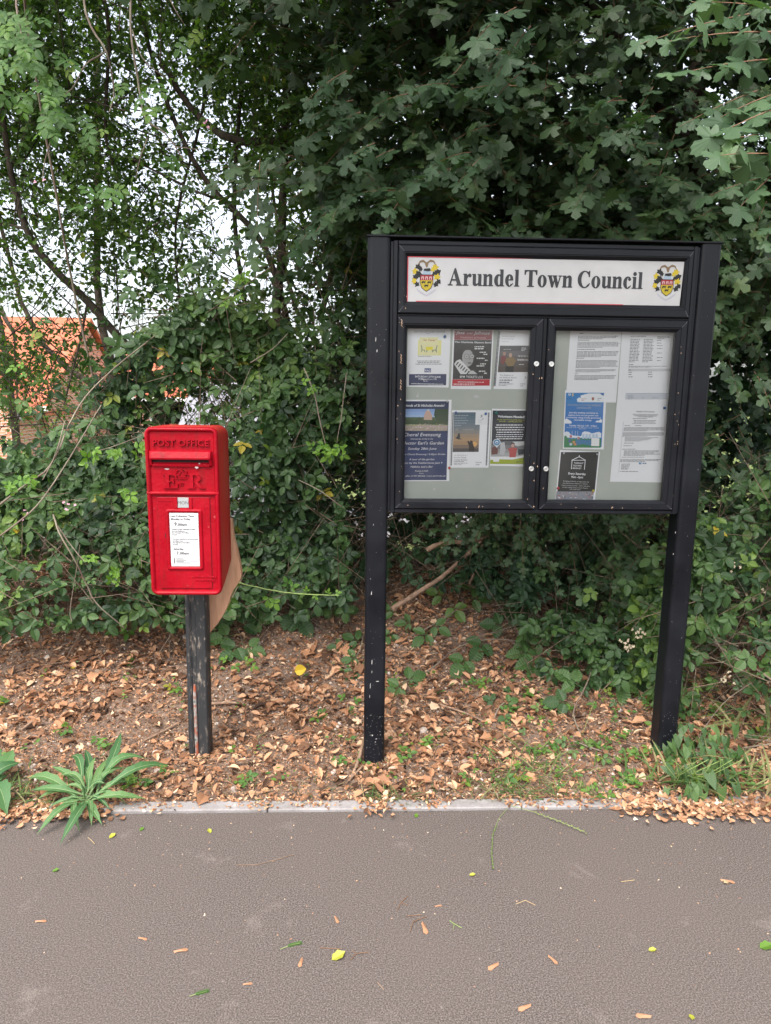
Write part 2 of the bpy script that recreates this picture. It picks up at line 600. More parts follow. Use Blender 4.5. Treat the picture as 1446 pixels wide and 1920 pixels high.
# bold serif capitals and small letters, drawn as pieces (cap height 1)
def _rng(cx, cy, rx, ry, ix, iy, a0=0, a1=360, dx=0, n=22):
    o = []
    for i in range(n + 1):
        t = rad(a0 + (a1 - a0) * i / n)
        o.append(((cx + rx * math.cos(t), cy + ry * math.sin(t)), (cx + dx + ix * math.cos(t), cy + iy * math.sin(t))))
    return [[o[i][0], o[i + 1][0], o[i + 1][1], o[i][1]] for i in range(n)]


def R_(x0, y0, x1, y1):
    return [[(x0, y0), (x1, y0), (x1, y1), (x0, y1)]]


def flag(x, y, w=.19):
    return [[(x - .07, y - .035), (x, y - .055), (x, y - .09), (x + w, y - .05), (x + w, y), (x + w - .06, y), (x - .07, y - .005)]]


SERIF = {
    'A': (1.08, [[(.50, 1.03), (.56, 1.03), (.97, .03), (.72, .03), (.43, .83)], [(.49, 1.0), (.435, .82), (.19, .03), (.11, .03)]] + R_(.27, .30, .68, .36) + R_(0, 0, .34, .045) + R_(.62, 0, 1.08, .045)),
    'T': (.96, R_(.37, .03, .59, .95) + R_(.24, 0, .72, .045) + R_(.02, .94, .94, 1.0) + [[(.02, .72), (.06, .72), (.11, .88), (.24, .945), (.02, .945)], [(.94, .72), (.90, .72), (.85, .88), (.72, .945), (.94, .945)]]),
    'C': (1.02, _rng(.54, .50, .50, .52, .29, .47, 48, 318, .03, 26) + [[(.86, .66), (.92, .66), (.92, 1.02), (.88, 1.02), (.84, .92)], [(.83, .15), (.95, .22), (.92, .28), (.78, .10)], [(.70, .93), (.86, .97), (.88, .80), (.84, .78)]]),
    'r': (.62, R_(.10, .03, .29, .64) + R_(.02, 0, .40, .04) + flag(.10, .70) + [[(.29, .50), (.29, .40), (.38, .54), (.44, .585), (.60, .60), (.60, .66), (.54, .715), (.46, .71), (.36, .64)]] + _rng(.52, .605, .10, .10, .0, .0, 0, 360, 0, 10)),
    'u': (.78, R_(.10, .14, .29, .66) + flag(.10, .70) + R_(.51, .06, .70, .66) + flag(.51, .70) + R_(.70, 0, .79, .04) + [[(.51, 0), (.70, 0), (.70, .06), (.51, .06)], [(.10, .14), (.12, .05), (.19, 0), (.29, -.015), (.38, .01), (.51, .12), (.51, .19), (.41, .11), (.34, .10), (.29, .14)]]),
    'n': (.80, R_(.10, .04, .29, .64) + flag(.10, .70) + R_(.51, .04, .70, .54) + R_(.03, 0, .37, .04) + R_(.44, 0, .78, .04) + [[(.70, .54), (.68, .64), (.61, .70), (.50, .715), (.40, .68), (.29, .58), (.29, .51), (.39, .59), (.45, .60), (.51, .54)]]),
    'd': (.80, R_(.50, .05, .69, .96) + flag(.50, 1.0) + R_(.69, 0, .78, .04) + R_(.50, 0, .69, .05) + _rng(.34, .345, .29, .365, .11, .31, 50, 310, .05, 20) + [[(.50, .60), (.50, .67), (.44, .70), (.39, .69), (.40, .64)], [(.50, .08), (.50, .02), (.44, -.01), (.40, .01), (.41, .06)]]),
    'e': (.66, _rng(.33, .35, .29, .37, .115, .325, 90, 318, .03, 20) + [[(.33, .72), (.47, .69), (.57, .58), (.605, .40), (.42, .40), (.42, .55), (.37, .67)]] + R_(.21, .365, .605, .41) + [[(.545, .105), (.60, .15), (.585, .19), (.50, .11)]]),
    'l': (.40, R_(.10, .04, .29, .96) + flag(.10, 1.0) + R_(.02, 0, .38, .04)),
    'i': (.40, R_(.10, .04, .29, .66) + flag(.10, .70) + R_(.02, 0, .38, .04) + _rng(.195, .89, .115, .115, 0, 0, 0, 360, 0, 12)),
    'o': (.72, _rng(.35, .35, .32, .37, .125, .335, 0, 360, 0, 26)),
    'w': (1.06, [[(.07, .66), (.27, .66), (.43, .22), (.36, -.02), (.32, -.02)], [(.36, -.02), (.40, -.02), (.58, .58), (.545, .62)], [(.43, .66), (.63, .66), (.79, .22), (.72, -.02), (.68, -.02)], [(.72, -.02), (.76, -.02), (.97, .66), (.93, .66)]] + R_(0, .66, .33, .70) + R_(.38, .66, .70, .70) + R_(.83, .66, 1.07, .70)),
    'c': (.64, _rng(.34, .35, .30, .37, .11, .325, 62, 312, .03, 22) + _rng(.49, .56, .095, .09, 0, 0, 0, 360, 0, 10) + [[(.34, .72), (.48, .70), (.56, .60), (.46, .62), (.37, .67)], [(.545, .10), (.60, .15), (.585, .19), (.50, .12)]]),
    'E': (.96, R_(.16, .04, .38, .96) + R_(.02, 0, .88, .05) + R_(.02, .95, .84, 1.0) + R_(.38, .48, .62, .53) + [[(.84, .70), (.80, .70), (.74, .88), (.60, .95), (.84, .95)], [(.92, .30), (.88, .30), (.78, .12), (.60, .05), (.88, .05)], [(.66, .34), (.62, .34), (.55, .48), (.62, .53), (.62, .68), (.66, .68)]]),
    'R': (1.06, R_(.16, .04, .38, .96) + R_(.02, 0, .50, .045) + R_(.02, .955, .50, 1.0) + _rng(.50, .73, .34, .27, .12, .22, -90, 90, 0, 14) + [[(.42, .50), (.62, .50), (.95, .045), (.70, .045)]] + R_(.72, 0, 1.08, .045)),
}


def serif(mb, st, x0, x1, z, cap, y, depth=0., mi=0, col=None, gap=.04, step=.00005, fat=0.):
    tot = sum(.32 if ch == ' ' else SERIF[ch][0] + gap for ch in st)
    k = (x1 - x0) / tot
    x = x0
    j = 0
    for ch in st:
        if ch == ' ':
            x += .32 * k
            continue
        w, pcs = SERIF[ch]
        for pc in pcs:
            j += 1
            pts = [(x + a * k, z + b * cap) for a, b in pc]
            yy = y - step * (j % 7)
            if fat:
                for q_, (fx, fz) in enumerate(((-fat, 0), (fat, 0), (0, fat * .6), (0, -fat * .6))):
                    mb.sheet([(a + fx * k, b + fz * cap) for a, b in pts], y - step * (7 + (j + q_ * 3) % 13), mi, col)
            if depth:
                mb.prism(pts, yy - depth, y + .002, mi, col)
            else:
                mb.sheet(pts, yy, mi, col)
        x += (w + gap) * k

# ------------------------------------------------------------------ the setting
def axis_steps(a, b, fine0, fine1, fine, coarse):
    xs = [a]
    while xs[-1] < b:
        x = xs[-1]
        d = 0 if fine0 <= x <= fine1 else min(abs(x - fine0), abs(x - fine1))
        xs.append(x + min(coarse, fine + d * .25))
    return np.array(xs)


xs = axis_steps(-45, 45, -2.6, 2.8, .045, 4)
ys = axis_steps(2.370, 9, 2.3, 4.8, .045, .5)
g = MB()
gx, gy = np.meshgrid(xs, ys)
gzv = gz(gx, gy)
gzv[0, :] = -.04
nx, ny = len(xs), len(ys)
g.add(np.stack([gx.ravel(), gy.ravel(), gzv.ravel()], 1), [(j * nx + i, j * nx + i + 1, (j + 1) * nx + i + 1, (j + 1) * nx + i) for j in range(ny - 1) for i in range(nx - 1)], sm=True)
tag(g.build("ground", M['soil']), kind="structure")
g = MB()
g.add([(-120, 7.2, -.745), (120, 7.2, -.745), (120, 200, -.745), (-120, 200, -.745)], [(0, 1, 2, 3)])
tag(g.build("lawn", M['lawn']), kind="structure")
g = MB()
g.add([(-60, -40, 0), (60, -40, 0), (60, 2.312, 0), (-60, 2.306, 0), (-60, 2.306, -.1), (60, 2.312, -.1)], [(0, 1, 2, 3), (3, 2, 5, 4)])
tag(g.build("path", M['asphalt']), kind="structure")
g = MB()
x = -7.63
while x < 9:
    jx = .0015
    g.box(x + jx, x + .914 - jx, 2.3125, 2.368, -.12, .011 + random.uniform(-.001, .002), .004)
    x += .914
tag(g.build("kerb_edging", M['kerb']), kind="structure")
g = MB()
g.add([(-7, 9.5, -.735), (3.5, 10.5, -.735), (3.2, 13.2, -.735), (-7.5, 12.2, -.735)], [(0, 1, 2, 3)])
tag(g.build("driveway", M['drive']), kind="structure")


# ------------------------------------------------------------------ houses beyond the hedge
def house(x0, x1, y0, depth, eave, ridge, base, label, gable):
    root = empty("brick_house", (x0, y0, base), label, "house", "houses beyond the hedge")
    w = MB()
    w.box(x0, x1, y0, y0 + depth, base, eave)
    my = y0 + depth / 2
    for xx in (x0, x1):
        w.add([(xx, y0, eave), (xx, y0 + depth, eave), (xx, my, ridge - .12)], [(0, 1, 2)])
    w.build("wall", M['brick'], root)
    r = MB()
    o = .35
    th = .12
    sl_ = (ridge - eave) / (depth / 2)
    for sgn in (-1, 1):
        ye = my + sgn * (depth / 2 + o)
        ze = eave - o * sl_
        prof = [(my, ridge), (ye, ze), (ye, ze + th), (my, ridge + th)]
        r.loft([[(xx, a, b) for a, b in prof] for xx in (x0 - .15, x1 + .15)])
    rf = r.build("roof", M['tile_roof'], root)
    gt = MB()
    gt.box(x0 - .15, x1 + .15, y0 - o - .10, y0 - o + .02, eave - o * sl_ - .10, eave - o * sl_ + .03)
    gt.build("gutter", M['white_pvc'], root)
    for k, xx in enumerate(np.linspace(x0 + 1.2, x1 - 1.8, 4)):
        f = MB()
        z0 = base + .9
        f.box(xx, xx + 1.1, y0 - .03, y0 - .002, z0, z0 + 1.1)
        wo = f.build("window", M['white_pvc'], root)
        p = MB()
        p.box(xx + .07, xx + .52, y0 - .036, y0 - .032, z0 + .07, z0 + 1.03)
        p.box(xx + .58, xx + 1.03, y0 - .036, y0 - .032, z0 + .07, z0 + 1.03)
        p.build("pane", M['winglass'], wo)
    if gable:
        gx0, gx1, gy0, gr = gable       # a brick gable wing facing the path with tiled slopes
        gm = (gx0 + gx1) / 2
        gb = MB()
        gb.box(gx0, gx1, gy0, y0 - .01, base, eave - .25)
        gb.add([(gx0, gy0, eave - .25), (gx1, gy0, eave - .25), (gm, gy0, gr - .1)], [(0, 1, 2)])
        gb.build("gable_wall", M['brick'], root)
        gr_ = MB()
        for sgn in (-1, 1):
            xe = gm + sgn * ((gx1 - gx0) / 2 + .25)
            ze = eave - .25 - .25 * (gr - eave + .25) / ((gx1 - gx0) / 2)
            prof = [(gm, gr), (xe, ze), (xe, ze + th), (gm, gr + th)]
            gr_.loft([[(a, yy, b) for a, b in prof] for yy in (gy0 - .12, y0 + depth * .42)])
        gr_.build("gable_roof", M['tile_roof'], root)
        vg = MB()
        for sgn in (-1, 1):
            xe = gm + sgn * ((gx1 - gx0) / 2 + .25)
            vg.loft([[(gm, gy0 - .16, gr), (gm, gy0 - .13, gr), (gm, gy0 - .13, gr - .12), (gm, gy0 - .16, gr - .12)], [(xe, gy0 - .16, ze), (xe, gy0 - .13, ze), (xe, gy0 - .13, ze - .12), (xe, gy0 - .16, ze - .12)]])
        vg.build("verge_board", M['verge'], root)


house(-15.5, -8.55, 20, 6.5, 1.05, 3.35, -.75, "orange tiled brick house at the left edge with a white gutter", (-12.6, -8.75, 18.6, 2.6))
house(-8.3, -5.1, 24.5, 6.0, 1.2, 2.95, -.75, "second orange roofed brick house, just right of the one with the white gutter", (-9.9, -8.45, 23.4, 2.2))
root = empty("garden_shed", (-2.3, 10.5, -.73), "low grey slate roofed outbuilding glimpsed through the hedge beside the red letterbox", "outbuilding")
w = MB()
w.box(-2.5, -.6, 10.8, 12.8, -.73, .75)
w.build("wall", M['slate'], root)
w = MB()
w.loft([[(xx, 10.5, .62), (xx, 10.5, .70), (xx, 11.8, 1.55), (xx, 13.1, .70), (xx, 13.1, .62)] for xx in (-2.7, -.4)])
w.build("roof", M['slate'], root)
w = MB()
w.box(-2.7, -.4, 10.42, 10.49, .60, .68)
w.build("gutter", M['white_pvc'], root)

# ------------------------------------------------------------------ notice board
FY = 2.61
nb = empty("notice_board", (.66, FY + .05, 0.0), "large black notice board on two posts with a white title panel and two glazed doors", "notice board")


def post(x0, x1, z0, z1, y0, y1):
    b = MB()
    r = .016
    prof = []
    for cx, cy, a0 in ((x1 - r, y1 - r, 0), (x0 + r, y1 - r, 90), (x0 + r, y0 + r, 180), (x1 - r, y0 + r, 270)):
        for t in (0, 22, 45, 68, 90):
            prof.append((cx + r * math.cos(rad(a0 + t)), cy + r * math.sin(rad(a0 + t))))
    b.loft([[(x, y, z) for x, y in prof] for z in (z0, z1)], sm=False)
    return b


p = post(.026, .108, -.25, 2.012, FY, FY + .095)
p.build("post", M['black_post'], nb)
p = post(1.216, 1.292, -.25, 2.012, FY, FY + .095)
p.build("post", M['black_post'], nb)
for xa, xb in ((.1085, .1165), (1.2085, 1.2155)):      # cover strips between posts and cabinet
    p = MB()
    p.box(xa, xb, FY + .012, FY + .08, 1.035, 2.0)
    p.build("side_strip", M['black'], nb)
cab = MB()
cab.box(.117, 1.208, FY + .072, FY + .085, 1.031, 2.004)           # back
cab.box(.117, .133, FY + .006, FY + .0715, 1.031, 2.004, .002)
cab.box(1.192, 1.208, FY + .006, FY + .0715, 1.031, 2.004, .002)
cab.box(.1335, 1.1915, FY + .006, FY + .0715, 1.989, 2.004, .002)
cab.box(.1335, 1.1915, FY + .006, FY + .0715, 1.031, 1.046, .002)
cab.box(.1335, 1.1915, FY + .010, FY + .0715, 1.748, 1.7535, .001)
cab.box(.6635, .6775, FY + .012, FY + .0715, 1.0465, 1.7475, .001)
cab.build("cabinet", M['black'], nb)
cap_ = MB()
cap_.box(.022, 1.296, FY - .006, FY + .10, 2.0125, 2.019, .002)
cap_.build("top_strip", M['black'], nb)


def frame(x0, x1, z0, z1, ix0, ix1, iz0, iz1, y, d):
    """mitred frame: flat face, raised lip, then a slope down to the opening"""
    b = MB()

    def ring(t, yy):
        a0, a1, c0, c1 = x0 + (ix0 - x0) * t, x1 + (ix1 - x1) * t, z0 + (iz0 - z0) * t, z1 + (iz1 - z1) * t
        return [(a0, yy, c0), (a1, yy, c0), (a1, yy, c1), (a0, yy, c1)]
    prof = [(0, y + d), (0, y + .004), (.10, y), (.60, y), (.64, y + .003), (.72, y + .003), (1.0, y + .013), (1.0, y + d)]
    b.loft([ring(t, yy) for t, yy in prof], caps=False)
    for qx, qz, px_, pz_ in ((x0, z0, ix0, iz0), (x1, z0, ix1, iz0), (x1, z1, ix1, iz1), (x0, z1, ix0, iz1)):   # mitre joints
        a, c = np.array((qx, qz)), np.array((px_, pz_))
        e = (c - a)
        nrm = np.array((-e[1], e[0])) / np.linalg.norm(e) * .0006
        s0, s1 = a + e * .1, a + e * .6
        b.add([(s0[0] - nrm[0], y - .0004, s0[1] - nrm[1]), (s1[0] - nrm[0], y - .0004, s1[1] - nrm[1]), (s1[0] + nrm[0], y - .0004, s1[1] + nrm[1]), (s0[0] + nrm[0], y - .0004, s0[1] + nrm[1])], [(0, 1, 2, 3)], mi=1)
    return b


M['joint'] = mat("mitre_joint", (.11, .11, .12), .5)
hd = frame(.1345, 1.1905, 1.7545, 1.9885, .168, 1.1635, 1.797, 1.952, FY, .05)
hp = hd.build("header_frame", [M['black'], M['joint']], nb)
sg = MB()
SY = FY + .0135
tl, tr, br, bl = (.168, 1.9495), (1.1625, 1.951), (1.158, 1.7985), (.1685, 1.797)
sg.loft([[(x, SY, z) for x, z in (tl, tr, br, bl)], [(x, SY + .003, z) for x, z in (tl, tr, br, bl)]])
sign = sg.build("title_panel", M['signw'], nb)
sign["label"] = "white title panel with bold black serif words and a coat of arms at each end"
t = MB()
for poly in ([(.1675, 1.951), (.1675, 1.797), (.1705, 1.797), (.1705, 1.951)], [(.171, 1.9515), (.42, 1.9520), (.62, 1.9515), (.42, 1.9485), (.171, 1.9485)], [(.20, 1.8), (.20, 1.7972), (.6, 1.797), (.95, 1.7975), (.95, 1.8), (.6, 1.801)]):
    t.sheet(poly, SY - .0012)
t.build("red_edging", M['signred'], sign)
t = MB()
xa, xb = atY(840, 530, SY), atY(1206, 536, SY)
serif(t, "Arundel Town Council", xa[0], xb[0], 1.8555, .0565, SY - .0004, fat=.028)
t.build("lettering", M['inkw'], sign)


def crest(cx, cz, s):
    b = MB()
    G, K, Yc, Rd, Bn, Sv = (.36, .28, .02), (.015, .015, .015), (.42, .32, .02), (.22, .012, .018), (.16, .11, .06), (.33, .33, .35)
    k = [0]

    def pl(pts, c):
        k[0] += 1
        b.sheet([(cx + x * s, cz + z * s) for x, z in pts], SY - .0003 - .00004 * k[0], col=c)
    # silver ribbon
    pl([(-.62, -.62), (-.45, -.72), (-.25, -.86), (0, -1.0), (.25, -.86), (.45, -.72), (.62, -.62), (.55, -.80), (.3, -.98), (0, -1.12), (-.3, -.98), (-.55, -.80)], Sv)
    rr = random.Random(3)
    for side in (-1, 1):        # mantling: ragged curls in black and gold
        for i, (x, z, r) in enumerate([(.52, .62, .20), (.70, .34, .20), (.50, .20, .20), (.66, .02, .21), (.74, -.22, .18), (.58, -.40, .17), (.38, .50, .15)]):
            c = (K, Yc, K)[(i + (side > 0)) % 3]
            n = 11
            pl([(side * x + r * (1.15 if q % 2 else .7) * math.cos(2 * math.pi * q / n + x * 9) * rr.uniform(.8, 1.15), z + r * (1.15 if q % 2 else .7) * math.sin(2 * math.pi * q / n + x * 9) * rr.uniform(.8, 1.15)) for q in range(n)], c)
    # helm and bird
    pl([(-.20, .46), (.20, .46), (.28, .16), (-.28, .16)], (.25, .32, .38))
    pl([(-.16, .52), (.20, .56), (.26, .42), (.10, .36), (-.2, .40)], K)
    pl([(-.04, .60), (.04, .60), (.10, .80), (.03, .92), (-.08, .90), (-.12, .80)], Bn)
    pl([(.02, .78), (.20, .92), (.38, .92), (.60, .66), (.44, 1.0), (.22, 1.06), (.02, .92)], Bn)
    pl([(-.05, .78), (-.22, .90), (-.38, .88), (-.60, .68), (-.44, .98), (-.22, 1.04), (-.05, .92)], Bn)
    # shield
    pl([(-.40, .18), (.40, .18), (.42, -.30), (.30, -.62), (0, -.84), (-.30, -.62), (-.42, -.30)], K)
    pl([(-.37, .15), (.37, .15), (.38, -.16), (-.38, -.16)], Rd)
    pl([(-.38, -.16), (.38, -.16), (.38, -.32), (.27, -.60), (0, -.80), (-.27, -.60), (-.38, -.32)], G)
    for x in (-.24, 0, .24):
        pl([(x - .08, -.12), (x - .03, -.12), (x - .03, .0), (x + .03, .0), (x + .03, -.12), (x + .08, -.12), (x + .08, .09), (x + .04, .04), (x, .09), (x - .04, .04), (x - .08, .09)], (.45, .30, .30))
    for x, z in ((-.20, -.28), (.16, -.28), (-.02, -.48)):
        pl([(x - .12, z), (x - .05, z + .07), (x + .08, z + .05), (x + .16, z + .09), (x + .12, z - .01), (x + .12, z - .10), (x + .06, z - .03), (x - .04, z - .04), (x - .06, z - .11), (x - .10, z - .04)], K)
    return b


for cxp, cyp in ((800, 520), (1251, 529)):
    q = atY(cxp, cyp, SY)
    o = crest(q[0], q[2] - .001, .058).build("coat_of_arms", M['print'], sign)

bk = MB()
bk.box(.1335, .663, FY + .058, FY + .070, 1.0465, 1.7475)
bk.box(.678, 1.1915, FY + .058, FY + .070, 1.0465, 1.7475)
bk.build("pin_board", M['pinboard'], nb)
LOCKS = []
for k, (x0, x1, ix0, ix1) in enumerate(((.1345, .6630, .170, .6185), (.6785, 1.1905, .7125, 1.1525))):
    fr_ = frame(x0, x1, 1.0475, 1.7465, ix0, ix1, 1.082, 1.7045, FY, .03)
    d = fr_.build("door", [M['black'], M['joint']], nb)
    d["label"] = ("left glazed door over six posters", "right glazed door over the typed notices")[k]
    gl_ = MB()
    gl_.add([(ix0 - .004, FY + .016, 1.078), (ix1 + .004, FY + .016, 1.078), (ix1 + .004, FY + .016, 1.709), (ix0 - .004, FY + .016, 1.709)], [(0, 1, 2, 3)])
    gl_.build("glass_pane", M['glass'], d)
    lx = (.642, .697)[k]
    for z in (1.585, 1.202):
        lk = MB()
        R0 = [(0.0098, .0), (.0098, -.002), (.0085, -.0034), (.0062, -.0034), (.0058, -.0022), (.0030, -.0022)]
        lk.loft([[(lx + r * math.cos(2 * math.pi * i / 20), FY - .0002 + yy, z + r * math.sin(2 * math.pi * i / 20)) for i in range(20)] for r, yy in R0], sm=False)
        L_ = lk.build("lock", M['steel'], d)
        ks = MB()
        ks.box(lx - .0030, lx + .0030, FY - .0030, FY - .0025, z - .0008, z + .0008)
        ks.build("keyhole", M['slot'], L_)
sc1 = MB()
def nick(X, Z, w, h, y=FY - .0004):
    sc1.sheet([(X, Z), (X + w * .6, Z - h * .1), (X + w, Z + h * .5), (X + w * .7, Z + h), (X + w * .1, Z + h * .7)], y)
for px, py, w, h in ((696, 1115, .003, .014), (697, 1245, .0025, .020), (705, 1278, .013, .003), (694, 1290, .002, .022), (697, 1262, .0018, .012), (693, 1308, .0015, .012), (697, 1380, .006, .006), (704, 1386, .007, .003), (712, 1345, .002, .004), (703, 1392, .004, .004), (704, 640, .003, .016), (706, 660, .004, .010), (700, 985, .002, .006), (1262, 1040, .002, .006), (1266, 1000, .002, .008)):
    q = atY(px, py, FY)
    nick(q[0], q[2], w, h)
for i in range(190):
    lf = random.random() < .5
    X = random.uniform(.034, .100) if lf else random.uniform(1.222, 1.286)
    Z = random.uniform(.0, .22) ** 1.0 if random.random() < .75 else random.uniform(.2, 1.9)
    e = random.uniform(.0006, .0018)
    nick(X, Z + .01, e, e * random.uniform(.8, 2))
sc1.build("paint_chips", mat("chip_white", (.42, .40, .38), .8), nb)
# flecks of bird lime, web and peeled paint on the frame
fk = MB()
for i in range(60):
    x, z = random.choice([(random.uniform(.137, .165), random.uniform(1.1, 1.74)), (random.uniform(.63, .71), random.uniform(1.06, 1.74)), (random.uniform(1.16, 1.19), random.uniform(1.06, 1.74)), (random.uniform(.14, 1.19), random.uniform(1.049, 1.07)), (random.uniform(.14, .17), random.uniform(1.76, 1.95))])
    r = random.uniform(.0006, .0020)
    fk.sheet([(x + r * math.cos(a) * random.uniform(.5, 1.3), z + r * random.uniform(.6, 2.2) * math.sin(a)) for a in np.linspace(0, 5.2, 6)], FY - .0008)
for z in (1.722, 1.713, 1.60, 1.583, 1.51, 1.49):
    x = .148
    fk.tube([(x, FY - .001, z + .012), (x + .003, FY - .0025, z + .006), (x - .001, FY - .002, z), (x + .005, FY - .001, z - .004)], .0013, 4)
fk.build("specks", mat("dried_specks", (.45, .30, .20), .8), nb)

# ------------------------------------------------------------------ posters (pixel frames of the two door close-ups)
PY = FY + .0555
ZA = (5.333, 740, 600)      # scale and origin of the left door close-up
ZB = (4.986, 1010, 600)


class Poster:
    def __init__(s, name, Z, tl, tr, bl, label, cat, crop=None, y=PY, paper=(.80, .80, .82)):
        s.Z, s.y = Z, y
        P = [atY(Z[1] + a / Z[0], Z[2] + b / Z[0], y) for a, b in (tl, tr, bl)]
        s.o, s.U, s.V = P[0][[0, 2]], (P[1] - P[0])[[0, 2]], (P[2] - P[0])[[0, 2]]
        A = np.array([[tr[0] - tl[0], bl[0] - tl[0]], [tr[1] - tl[1], bl[1] - tl[1]]], float)
        s.Ai = np.linalg.inv(A)
        s.tl = np.array(tl, float)
        s.w, s.h = np.linalg.norm(s.U), np.linalg.norm(s.V)
        c = [s.uv(u, v) for u, v in ((0, 0), (1, 0), (1, 1), (0, 1))]
        mb = MB()
        n = 6
        vs, fs = [], []
        for j in range(n + 1):
            for i in range(n + 1):
                x, z = s.uv(i / n, j / n)
                cv = .0018 * ((2 * i / n - 1) ** 4) * (1 if i > n / 2 else .4) + (.0012 if (i in (0, n) and j in (0, n)) else 0)
                vs.append((x, y + .0006 - cv * 0.0, z))
        for j in range(n):
            for i in range(n):
                fs.append((j * (n + 1) + i, (j + 1) * (n + 1) + i, (j + 1) * (n + 1) + i + 1, j * (n + 1) + i + 1))
        mb.add(vs, fs)
        bx, bz = s.uv(.5, .5)
        s.paper = mb.build(name, M['paper'], origin=(bx, y, bz))
        tag(s.paper, label, cat)
        s.pic, s.txt = MB(), MB()
        s.k = 0

    def uv(s, u, v):
        q = s.o + s.U * u + s.V * v
        return (q[0], q[1])

    def p(s, x, y):
        u, v = s.Ai @ (np.array((x, y), float) - s.tl)
        return s.uv(u, v)

    def lay(s):
        s.k += 1
        return s.y - .00003 * s.k

    def poly(s, pts, col):
        s.pic.sheet([s.p(*q) for q in pts], s.lay(), col=col)

    def rect(s, x0, y0, x1, y1, col, seg=None):
        """a band that follows the paper's edges; seg: vertical colour steps"""
        if seg:
            n = len(seg)
            yy = s.lay()
            for i, c in enumerate(seg):
                a, b = y0 + (y1 - y0) * i / n, y0 + (y1 - y0) * (i + 1) / n
                s.pic.sheet([s.q(x0, a, y0), s.q(x1, a, y0), s.q(x1, b, y0), s.q(x0, b, y0)], yy, col=c)
        else:
            s.pic.sheet([s.q(x0, y0, y0), s.q(x1, y0, y0), s.q(x1, y1, y0), s.q(x0, y1, y0)], s.lay(), col=col)

    def q(s, x, y, yref):
        """x is read at height yref, then carried down parallel to the paper's left edge"""
        u, v0 = s.Ai @ (np.array((x, yref), float) - s.tl)
        v = v0 + (y - yref) * s.Ai[1, 1]
        return s.uv(u, v)

    def circ(s, x, y, r, col, ry=None, n=16):
        s.poly([(x + r * math.cos(2 * math.pi * i / n), y + (ry or r) * math.sin(2 * math.pi * i / n)) for i in range(n)], col)

    def text(s, st, x0, x1, y, cap, col=(.9, .9, .9), shear=0., bold=0.):
        vs, fs, w = text2d(st, shear, bold)
        k = (x1 - x0) / w
        yy = s.lay()
        u0, v0 = s.Ai @ (np.array((x0, y), float) - s.tl)
        du = (x1 - x0) * s.Ai[0, 0] / w
        dv = cap * s.Ai[1, 1]
        out = []
        for a, b in vs:
            X, Zz = s.uv(u0 + a * du, v0 - b * dv)
            out.append((X, yy, Zz))
        s.txt.add(out, fs, col)

    def body(s, x0, x1, y0, y1, n, col=(.1, .1, .1), ragged=.3, h=.45, centre=False, fill=None):
        """lines of print too small to read: rows of word-long strokes"""
        yy = s.lay()
        for i in range(n):
            yl = y0 + (y1 - y0) * (i / max(1, n - 1))
            hh = (y1 - y0) / max(1, n - 1) * h if n > 1 else h
            ww = (x1 - x0) * (1 - random.uniform(0, ragged))
            if i == n - 1 and not centre:
                ww *= .6
            xa = (x0 + x1) / 2 - ww / 2 if centre else x0
            x, xe = xa, xa + ww
            while x < xe - 3:
                L = min(random.uniform(9, 34), xe - x)
                s.txt.sheet([s.q(x, yl, y0), s.q(x + L, yl, y0), s.q(x + L, yl + hh, y0), s.q(x, yl + hh, y0)], yy, col=col)
                x += L + random.uniform(4, 6)

    def done(s):
        if s.pic.v:
            s.pic.build("picture", M['print'], s.paper)
        if s.txt.v:
            s.txt.build("lettering", M['print'], s.paper)


NAVY, WHITE, RED, DK = (.022, .032, .10), (.82, .82, .84), (.36, .025, .035), (.016, .016, .018)
# 1 yellow table-and-chairs poster
P = Poster("poster", ZA, (135, 82), (562, 92), (119, 668), "white poster with a yellow table-and-chairs drawing and a navy band at its foot", "poster")
P.text("BRITISH ACTORS CENTRE", 200, 505, 122, 15, (.18, .2, .25))
P.body(320, 380, 134, 138, 1, (.3, .4, .5), h=4)
P.rect(236, 200, 470, 352, (.80, .76, .30))
P.rect(250, 172, 440, 350, (.80, .76, .42))
P.text("\u201cAt Table\u201d", 280, 420, 208, 20, (.42, .05, .03), shear=.25, bold=.01)
P.poly([(312, 268), (384, 264), (384, 298), (314, 300)], (.80, .68, .02))
for a in ([(322, 298), (330, 298), (324, 322), (318, 320)], [(372, 296), (379, 296), (388, 320), (381, 320)], [(266, 248), (271, 248), (279, 296), (302, 296), (306, 318), (300, 318), (297, 302), (278, 302), (270, 318), (265, 318), (272, 298)], [(424, 250), (430, 250), (420, 298), (424, 324), (418, 324), (412, 304), (392, 302), (386, 318), (381, 316), (388, 296), (412, 296)]):
    P.poly(a, (.08, .14, .09))
P.body(236, 460, 358, 362, 1, (.25, .25, .2), h=6, ragged=0)
P.body(195, 490, 405, 436, 3, (.2, .2, .22), centre=True)
P.poly([(302, 480), (366, 482), (366, 522), (300, 522)], (.03, .06, .22))
P.text("RAG", 308, 360, 514, 22, WHITE, bold=.02)
P.rect(146, 540, 523, 653, NAVY)
P.text("SATURDAY 27TH JUNE", 205, 465, 572, 19, WHITE, bold=.015)
P.text("7:30pm", 240, 322, 597, 18, WHITE, bold=.02)
P.text("Doors 7:00", 330, 425, 597, 16, WHITE)
P.body(290, 370, 608, 612, 1, WHITE, h=5, ragged=0)
P.text("www.thevictoriainstitute.com", 165, 492, 641, 14, WHITE, bold=.015)
P.done()
